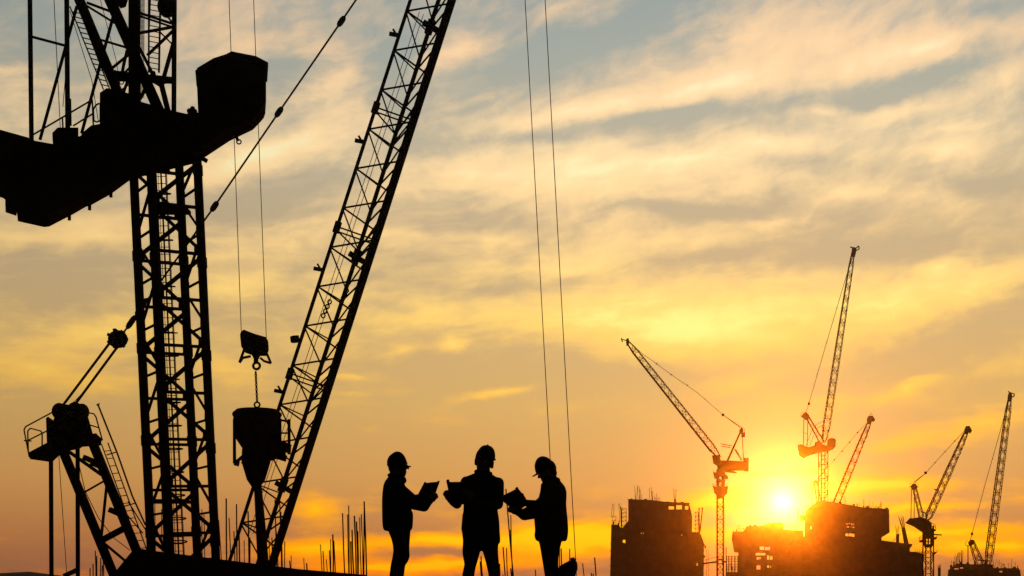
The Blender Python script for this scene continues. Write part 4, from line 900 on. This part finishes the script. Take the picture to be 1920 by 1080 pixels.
def hand(mb, wrist, fwd, palm, side, curl=1.0):
    """palm and five bent fingers: fwd along the hand, palm where the palm looks, side towards the thumb"""
    fwd = fwd.normalized(); palm = (palm - fwd * palm.dot(fwd)).normalized(); side = (side - fwd * side.dot(fwd) - palm * side.dot(palm)).normalized()
    c = wrist + fwd * .05
    rot = Matrix((fwd, side, palm)).transposed()
    mb.ball(c, .055, .042, .018, 12, 8, rot)
    for k, (o, L) in enumerate(((.031, .072), (.0105, .08), (-.0105, .075), (-.031, .058))):
        p = wrist + fwd * (.092 if k in (1, 2) else .085) + side * o
        dirv = fwd.copy(); r = .0095
        for j, seg in enumerate((.42, .32, .26)):
            ang = curl * (.35, .6, .6)[j]
            dirv = (dirv * math.cos(ang) + palm * math.sin(ang)).normalized()
            palm2 = (palm - dirv * palm.dot(dirv))
            q = p + dirv * (L * seg); mb.tube(p, q, r, r * .92, 8); mb.ball(q, r * .92, r * .92, r * .92, 8, 6)
            p = q; r *= .92
            if palm2.length > .05: palm = palm2.normalized() if j < 2 else palm
    b = wrist + fwd * .03 + side * .036; t1 = b + (fwd * .6 + side * .75 + palm * .25).normalized() * .038
    t2 = t1 + (fwd * .85 + side * .2 + palm * .45).normalized() * .032
    mb.tube(b, t1, .0125, .0115, 8); mb.tube(t1, t2, .0115, .0095, 8); mb.ball(t2, .0095, .0095, .0095, 8, 6)
def head_shape(mb, c, f, u, k=1.0):
    """c: centre of the skull; f: where the face looks; u: up"""
    f = f.normalized(); u = (u - f * u.dot(f)).normalized(); s_ = f.cross(u)
    rot = Matrix((f, s_, u)).transposed()
    mb.ball(c, .092 * k, .074 * k, .105 * k, 18, 12, rot)
    mb.ball(c + f * .03 * k - u * .07 * k, .056 * k, .055 * k, .058 * k, 14, 10, rot)      # jaw
    mb.ball(c + f * .068 * k - u * .108 * k, .02 * k, .022 * k, .017 * k, 10, 8, rot)       # chin
    mb.ball(c + f * .078 * k + u * .012 * k, .02 * k, .05 * k, .012 * k, 10, 8, rot)        # brow
    mb.tube(c + f * .085 * k + u * .0 * k, c + f * .108 * k - u * .042 * k, .009 * k, .015 * k, 8)  # nose
    mb.ball(c + f * .108 * k - u * .042 * k, .012 * k, .015 * k, .011 * k, 8, 6, rot)
    mb.ball(c + f * .084 * k - u * .074 * k, .011 * k, .024 * k, .007 * k, 8, 6, rot)       # lips
    mb.ball(c + f * .082 * k - u * .086 * k, .011 * k, .02 * k, .007 * k, 8, 6, rot)
    for q in (-1, 1): mb.ball(c - f * .008 * k + s_ * (q * .076 * k) - u * .022 * k, .018 * k, .01 * k, .032 * k, 10, 8, rot)   # ears
    return f, s_, u, rot
def hard_hat(parent, c, f, u, a, b, h, peak):
    """dome on base centre c; a, b: half length and width; peak: how far the brim stands out in front"""
    f = f.normalized(); u = (u - f * u.dot(f)).normalized(); s_ = f.cross(u)
    m = MB(); n = 28; rows = 9; vs_ = []
    for k in range(rows + 1):
        ph = (math.pi / 2) * k / rows
        for i in range(n):
            t = 2 * math.pi * i / n
            r = math.cos(ph) ** .8; z = math.sin(ph)
            vs_.append(c + f * (a * r * math.cos(t)) + s_ * (b * r * math.sin(t)) + u * (h * z))
    fs = [(k * n + i, k * n + (i + 1) % n, (k + 1) * n + (i + 1) % n, (k + 1) * n + i) for k in range(rows) for i in range(n)]
    fs.append(tuple(range(n))[::-1]); m.add(vs_, fs)
    hat = m.build('hard_hat', HAT, parent, smooth=True)
    br = MB(); vs_ = []
    for zz in (-.006, .004):
        for ring_ in (0, 1):
            for i in range(n):
                t = 2 * math.pi * i / n; fr = max(0.0, math.cos(t)) ** 1.5
                ra = a * .9 if ring_ == 0 else a + .008 + peak * fr; rb = b * .9 if ring_ == 0 else b + .008
                vs_.append(c + f * (ra * math.cos(t)) + s_ * (rb * math.sin(t)) + u * (zz + (-.012 * fr if ring_ else 0)))
    fs = []
    for i in range(n):
        j = (i + 1) % n
        fs += [(i, j, n + j, n + i), (2 * n + i, 3 * n + i, 3 * n + j, 2 * n + j), (n + i, n + j, 3 * n + j, 3 * n + i), (i, 2 * n + i, 2 * n + j, j)]
    br.add(vs_, fs); br.build('brim', HAT, hat)
    rg = MB()
    pts = [c + f * (a * .93 * math.cos(x)) + u * (h * 1.02 * math.sin(x)) for x in [math.pi * k / 14 for k in range(1, 14)]]
    rg.path(pts, .008, 6).build('crown_ridge', HAT, hat)
    return hat
def boot(parent, ankle, f):
    f = f.normalized(); s_ = Vector((-f.y, f.x, 0)); m = MB()
    g = Vector((ankle.x, ankle.y, 0.0))
    m.tube(g + Vector((0, 0, .05)), g + Vector((0, 0, .2)), .062, .06, 14)
    rot = Matrix((f, s_, Vector((0, 0, 1)))).transposed()
    m.ball(g + f * .07 + Vector((0, 0, .055)), .15, .053, .052, 16, 10, rot); m.ball(g - f * .03 + Vector((0, 0, .05)), .06, .05, .048, 14, 8, rot)
    m.box(g + f * .05 + Vector((0, 0, .014)), (.15, .05, .013), rot)
    b = fuse(m, 'boot', LEATHER, parent, .008, 2)
    sole = MB().box(g + f * .05 + Vector((0, 0, .007)), (.155, .052, .0068), rot).build('sole', LEATHER, b)
def worker(label, d, torso, legs, arms, skull, face, up, neck, hat, muffs, boots_dir, tilt_collar, foot_xy):
    fx = sum(x for x, _ in foot_xy) / 2; p = at(fx, HORIZON, d); p.z = 0
    w = thing('person', label, 'person', p, 'workers on the roof deck')
    body = MB(); jacket = MB(); trousers = MB()
    loft(jacket, torso, d); loft(body, [r for r in torso], d, shrink=.022)
    for rows in legs:
        loft(trousers, rows, d); loft(body, rows, d, shrink=.012)
    for (pts, rs, hd) in arms:
        q = [at(x, y_, d) + Vector((0, o, 0)) for x, y_, o in pts]
        limb(jacket, q, rs); limb(body, q, [r * .72 for r in rs])
        fwd = (q[-1] - q[-2]).normalized()
        jacket.tube(q[-1] - fwd * .03, q[-1] + fwd * .012, rs[-1] * 1.1, rs[-1] * 1.12, 14)
        hand(body, q[-1] - fwd * .012, fwd * .7 + hd[0] * .5, hd[1], hd[2], hd[3])
    c = at(skull[0], skull[1], d)
    f, s_, u, rot = head_shape(body, c, face, up, skull[2])
    nb_ = at(neck[0], neck[1], d); body.tube(nb_ - Vector((0, 0, .06)), c - u * .06 - f * .015, .074, .064, 14)
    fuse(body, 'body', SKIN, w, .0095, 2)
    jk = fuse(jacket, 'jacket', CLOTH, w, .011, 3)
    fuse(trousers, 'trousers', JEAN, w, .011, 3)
    col = MB()
    for k in range(9):   # turned-up collar
        t = math.pi * 2 * k / 9; t2 = math.pi * 2 * (k + 1) / 9
        g = lambda t_: nb_ + Vector((math.cos(t_) * tilt_collar[0], math.sin(t_) * tilt_collar[1], tilt_collar[2] - .01 * math.cos(t_)))
        col.tube(g(t), g(t2), .022, None, 6)
    fuse(col, 'collar', CLOTH, jk, .008, 2)
    hr = MB(); hr.ball(c - f * .012 + u * .012, .1 * skull[2], .081 * skull[2], .1 * skull[2], 16, 10, rot); hr.ball(c - f * .05 - u * .05, .045, .066, .05, 12, 8, rot)
    fuse(hr, 'hair', HAIR, w, .009, 1)
    for q in (-1, 1):
        e = MB().ball(c + f * .083 * skull[2] + s_ * (q * .031) - u * .01, .011, .012, .011, 10, 8, rot).build('eye', EYEWHITE, w, smooth=True)
        MB().ball(c + f * (.083 * skull[2] + .0085) + s_ * (q * .031) - u * .01, .0035, .0055, .0055, 8, 6, rot).build('iris', HAIR, e)
    hc = at(hat[0], hat[1], d); hard_hat(w, hc, hat[2], hat[3], *hat[4])
    for (mx, my, mo, r) in muffs:
        m = MB().lathe(at(mx, my, d) + Vector((0, mo, 0)), [(.0, -.02), (r, -.018), (r * 1.05, 0), (r * .8, .018), (.0, .022)], 16, s_)
        m.build('ear_muff', HAT, w, smooth=True)
    for fxp, fyo in foot_xy:
        a = at(fxp, HORIZON, d); a.y += fyo; boot(w, a, boots_dir)
    return w
X = Vector((1, 0, 0)); Z = Vector((0, 0, 1)); YV = Vector((0, 1, 0))
# worker on the left, in profile, facing right
D1 = 14.6
def leg1(dy, sh): return [(985, 726 + sh, 769 + sh, .12, dy * .6), (996, 729 + sh, 768.5, .11, dy * .8), (1010, 735 + sh, 767.3, .1, dy), (1022, 738 + sh, 766.3, .095, dy), (1033, 739 + sh, 766.3, .09, dy), (1040, 738 + sh, 767, .088, dy), (1046, 737 + sh, 766.4, .085, dy),
                          (1053, 735.5 + sh, 763.4, .08, dy), (1060, 734 + sh, 758.4, .075, dy), (1080, 731.6 + sh, 756, .072, dy), (1105, 730 + sh, 753, .072, dy), (1130, 731 + sh, 751, .068, dy), (1150, 731.5 + sh, 750, .066, dy), (1166, 731 + sh, 751, .068, dy)]
worker('worker in hard hat and jacket at left, in profile facing right, holding an open folder', D1,
       [(889, 733, 752, .055), (893, 729, 755, .075), (897, 726, 756.5, .11), (902, 722.6, 757.5, .17), (908, 720, 758.6, .21), (916, 718.4, 763, .232), (925, 717.4, 768.4, .236), (936, 716.6, 771.4, .232), (952, 716.5, 770, .222), (963, 716.6, 774.6, .22), (978, 717, 774.4, .225), (989, 718, 773.4, .226), (993, 719.4, 771.6, .224), (995.5, 721.6, 769, .215)],
       [leg1(-.1, 0), leg1(.1, 1.2)],
       [([(742, 914, -.2), (770, 944, -.3), (797, 951, -.2), (807, 941, -.13)], (.07, .07, .058, .034), (Vector((.5, 0, .6)), YV, Vector((-.6, 0, .8)), .9)),
        ([(744, 914, .2), (772, 938, .28), (787, 932.5, .14), (799, 929, .04)], (.07, .068, .05, .032), (Vector((.6, -.2, .3)), -YV, Vector((-.3, 0, 1)), .9))],
       (746, 869.5, 1.03), Vector((1, 0, -.06)), Vector((.03, 0, 1)), (742, 893), (744.8, 872.2, Vector((1, 0, -.02)), Z, (.098, .09, .132, .036)), [(755.2, 899.6, -.045, .036), (755.2, 900.5, .045, .034)],
       X, (.07, .068, .0), [(739, -.1), (742, .1)])
f1 = MB().slab([(784.6, 925), (795.6, 904), (797.4, 903.2), (800, 905.4), (802, 930), (796, 943), (790, 941)], D1 - .06, .014, keep=True)
fo = thing('document_folder', 'open dark folder held up by the left worker', 'folder', at(803, 924, D1), 'folders held by the workers')
f1.build('left_leaf', PAPER, fo)
MB().slab([(799.6, 905.6), (808, 904.2), (819.6, 903.4), (821.4, 901.4), (823.6, 901), (824.4, 903), (823.6, 906), (816, 926.6), (808.6, 942), (797, 943)], D1 - .045, .014, keep=True).build('right_leaf', PAPER, fo)
MB().tube(at(822.6, 902.2, D1 - .04), at(815, 926, D1 - .04), .009, None, 8).build('clip_edge', PAPER, fo)

# worker in the middle, facing the camera
D2 = 14.0
worker('tall worker standing in the middle with legs apart, wearing ear muffs under a hard hat', D2,
       [(880, 897, 917, .055), (884, 894.6, 918.4, .07), (888, 888, 922, .09), (891, 880.5, 925, .11), (895, 870.5, 932, .124), (900, 866.5, 938, .132), (908, 865, 940, .14), (925, 867.5, 936, .142), (945, 869, 933.4, .135), (958, 868.8, 933.4, .13), (965, 867, 934.6, .13), (978, 865.8, 936.4, .132), (992, 864.6, 937, .132), (1000, 866.4, 937.4, .13), (1012, 867.6, 938.4, .126), (1018, 868.4, 937.5, .122), (1021, 872, 934, .11)],
       [[(1004, 869, 905, .115), (1014, 868, 903.6, .112), (1026, 867.2, 902.2, .105), (1037, 867, 899.6, .1), (1048, 868.8, 896.6, .095), (1057, 870.6, 894.2, .09), (1064, 869.6, 892, .086), (1075, 867, 890, .082), (1090, 866, 889, .08), (1115, 864, 886.6, .08), (1140, 863, 884, .074), (1170, 862.6, 884, .076)],
        [(1004, 900, 936.6, .115), (1014, 901.6, 936, .112), (1026, 902.8, 934, .105), (1037, 906, 934, .1), (1048, 909, 935, .095), (1057, 911.4, 935.8, .09), (1064, 913, 936, .086), (1075, 915.4, 936.8, .082), (1090, 917, 938, .08), (1115, 919, 940, .08), (1140, 921, 941, .074), (1170, 921, 942, .076)]],
       [([(874, 903.5, 0), (866, 925, -.05), (858, 947, -.14), (852, 945, -.27), (847, 941, -.33)], (.056, .054, .046, .038, .03), (Vector((-.3, -.1, 1)), -YV, Vector((1, 0, .3)), .8)),
        ([(934, 906, .0), (935.4, 926, -.02), (934.4, 946.5, -.07), (905, 946, -.26), (889, 940, -.34)], (.06, .052, .05, .038, .03), (Vector((-.4, 0, .8)), YV, Vector((1, 0, .2)), .9))],
       (907, 861, 1.08), Vector((-.14, -1, -.12)), Vector((.12, 0, 1)), (906, 884), (910.6, 858.6, Vector((-.1, -1, -.16)), Vector((.17, -.06, 1)), (.108, .094, .126, .03)), [(894.0, 866, -.0, .037), (921.6, 871, 0, .037)],
       Vector((-.1, -1, 0)), (.075, .07, -.012), [(872.5, 0), (931, .05)])
fo = thing('document_folder', 'dark folder held in front of the chest by the middle worker', 'folder', at(868, 924, D2 - .36), 'folders held by the workers')
MB().slab([(842.4, 903.6), (863, 903.4), (872, 903.6), (880, 946), (850, 945), (841.4, 922)], D2 - .37, .014, keep=True).build('left_leaf', PAPER, fo)
MB().slab([(871.6, 903.6), (904, 905.6), (902, 946), (879.6, 946)], D2 - .356, .014, keep=True).build('right_leaf', PAPER, fo)
MB().slab([(836.6, 901), (838.4, 899), (841.4, 898.6), (842.8, 901), (843.4, 905), (848, 930), (843, 926), (840.6, 920)], D2 - .385, .03, keep=True).build('clip_edge', PAPER, fo)

# worker on the right, facing left, head bowed
D3 = 14.6
def leg3(dy, sh): return [(1004, 1008 + sh, 1057, .125, dy * .6), (1012, 1010 + sh, 1054, .115, dy * .8), (1020, 1013 + sh, 1051.6, .105, dy), (1031, 1015 + sh, 1049, .1, dy), (1049, 1018 + sh, 1046.6, .09, dy), (1065, 1020.6 + sh, 1046.4, .086, dy), (1080, 1023 + sh, 1047.4, .08, dy), (1100, 1026 + sh, 1049, .076, dy), (1130, 1028 + sh, 1050, .072, dy), (1166, 1030 + sh, 1051, .07, dy)]
worker('worker at right facing left with head bowed over a folder, brim pointing down', D3,
       [(894, 1020, 1045, .06), (899, 1018, 1049.6, .085), (903, 1017, 1051.6, .12), (908, 1015.4, 1056, .17), (914, 1013.6, 1060, .21), (922, 1012.6, 1062.4, .23), (932, 1010, 1062.4, .232), (945, 1006.5, 1061.7, .23), (958, 1004, 1062.8, .225), (973, 1001.4, 1064.4, .222), (984, 1002.4, 1065.2, .224), (995, 1003, 1065.6, .226), (1004, 1001.8, 1064.8, .228), (1010, 1003, 1063.8, .226), (1014.6, 1006, 1062, .21)],
       [leg3(-.1, 0), leg3(.1, -1.2)],
       [([(1040, 924, -.2), (1012, 958, -.29), (983, 966.5, -.22), (970, 961, -.14)], (.07, .085, .062, .036), (Vector((-.6, 0, .3)), YV, Vector((.1, 0, 1)), .8)),
        ([(1036, 922, .2), (1010, 947, .27), (992, 943.6, .12), (983, 940.6, .04)], (.066, .066, .044, .03), (Vector((-.8, 0, .1)), -YV, Vector((.2, 0, 1)), .9))],
       (1024.5, 881.5, .98), Vector((-1, 0, -.42)), Vector((-.38, 0, 1)), (1034, 899), (1022.6, 880.6, Vector((-1, 0, -.43)), Vector((-.43, 0, 1)), (.103, .092, .135, .04)), [(1020.5, 911.5, -.03, .036), (1021, 911, .04, .034)],
       -X, (.074, .07, .006), [(1041, -.1), (1039, .1)])
fo = thing('document_folder', 'tilted dark folder the right worker is reading', 'folder', at(962, 935, D3 - .1), 'folders held by the workers')
MB().slab([(943.2, 928.6), (955, 923), (966.8, 917), (970.4, 914), (985.6, 933), (989, 946), (972, 958), (952.4, 948), (943, 940)], D3 - .09, .016, keep=True).build('upper_leaf', PAPER, fo)
MB().slab([(943.6, 929.4), (943.4, 939.6), (952.6, 947.4), (966, 956), (974, 950), (960, 938)], D3 - .115, .014, keep=True).build('lower_leaf', PAPER, fo)
MB().tube(at(966.5, 917, D3 - .08), at(971, 914.2, D3 - .08), .012, None, 8).build('clip_edge', PAPER, fo)

# bulging sack right of him, propped on the deck
S3 = 14.9
m = MB()
pr = [(1047, 1066), (1050, 1060), (1060, 1054.6), (1071, 1049.6), (1077, 1049.6), (1081.6, 1053.6), (1083, 1062), (1082.4, 1070), (1078.5, 1078)]
loft(m, [(1049.5, 1070, 1077.5, .05), (1052, 1066, 1081, .12), (1056, 1058, 1082.6, .17), (1061, 1049, 1083, .2), (1068, 1045, 1083, .21), (1075, 1043, 1080, .2), (1090, 1042, 1077, .2), (1120, 1040, 1078, .23), (1150, 1039, 1081, .25), (1168, 1042, 1079, .24), (1172.4, 1046, 1075, .2)], S3)
sk = thing('sack', 'dark bulging sack beside the right worker at the bottom edge', 'sack', Vector((at(1060, 0, S3).x, S3, 0)))
fuse(m, 'sack_body', CANVAS, sk, .014, 2)
MB().path([at(x, y_, S3 - .05) for x, y_ in ((1070, 1049.6), (1073, 1046.8), (1077, 1048), (1078.6, 1051))], .016, 6).build('tied_neck', CANVAS, sk)
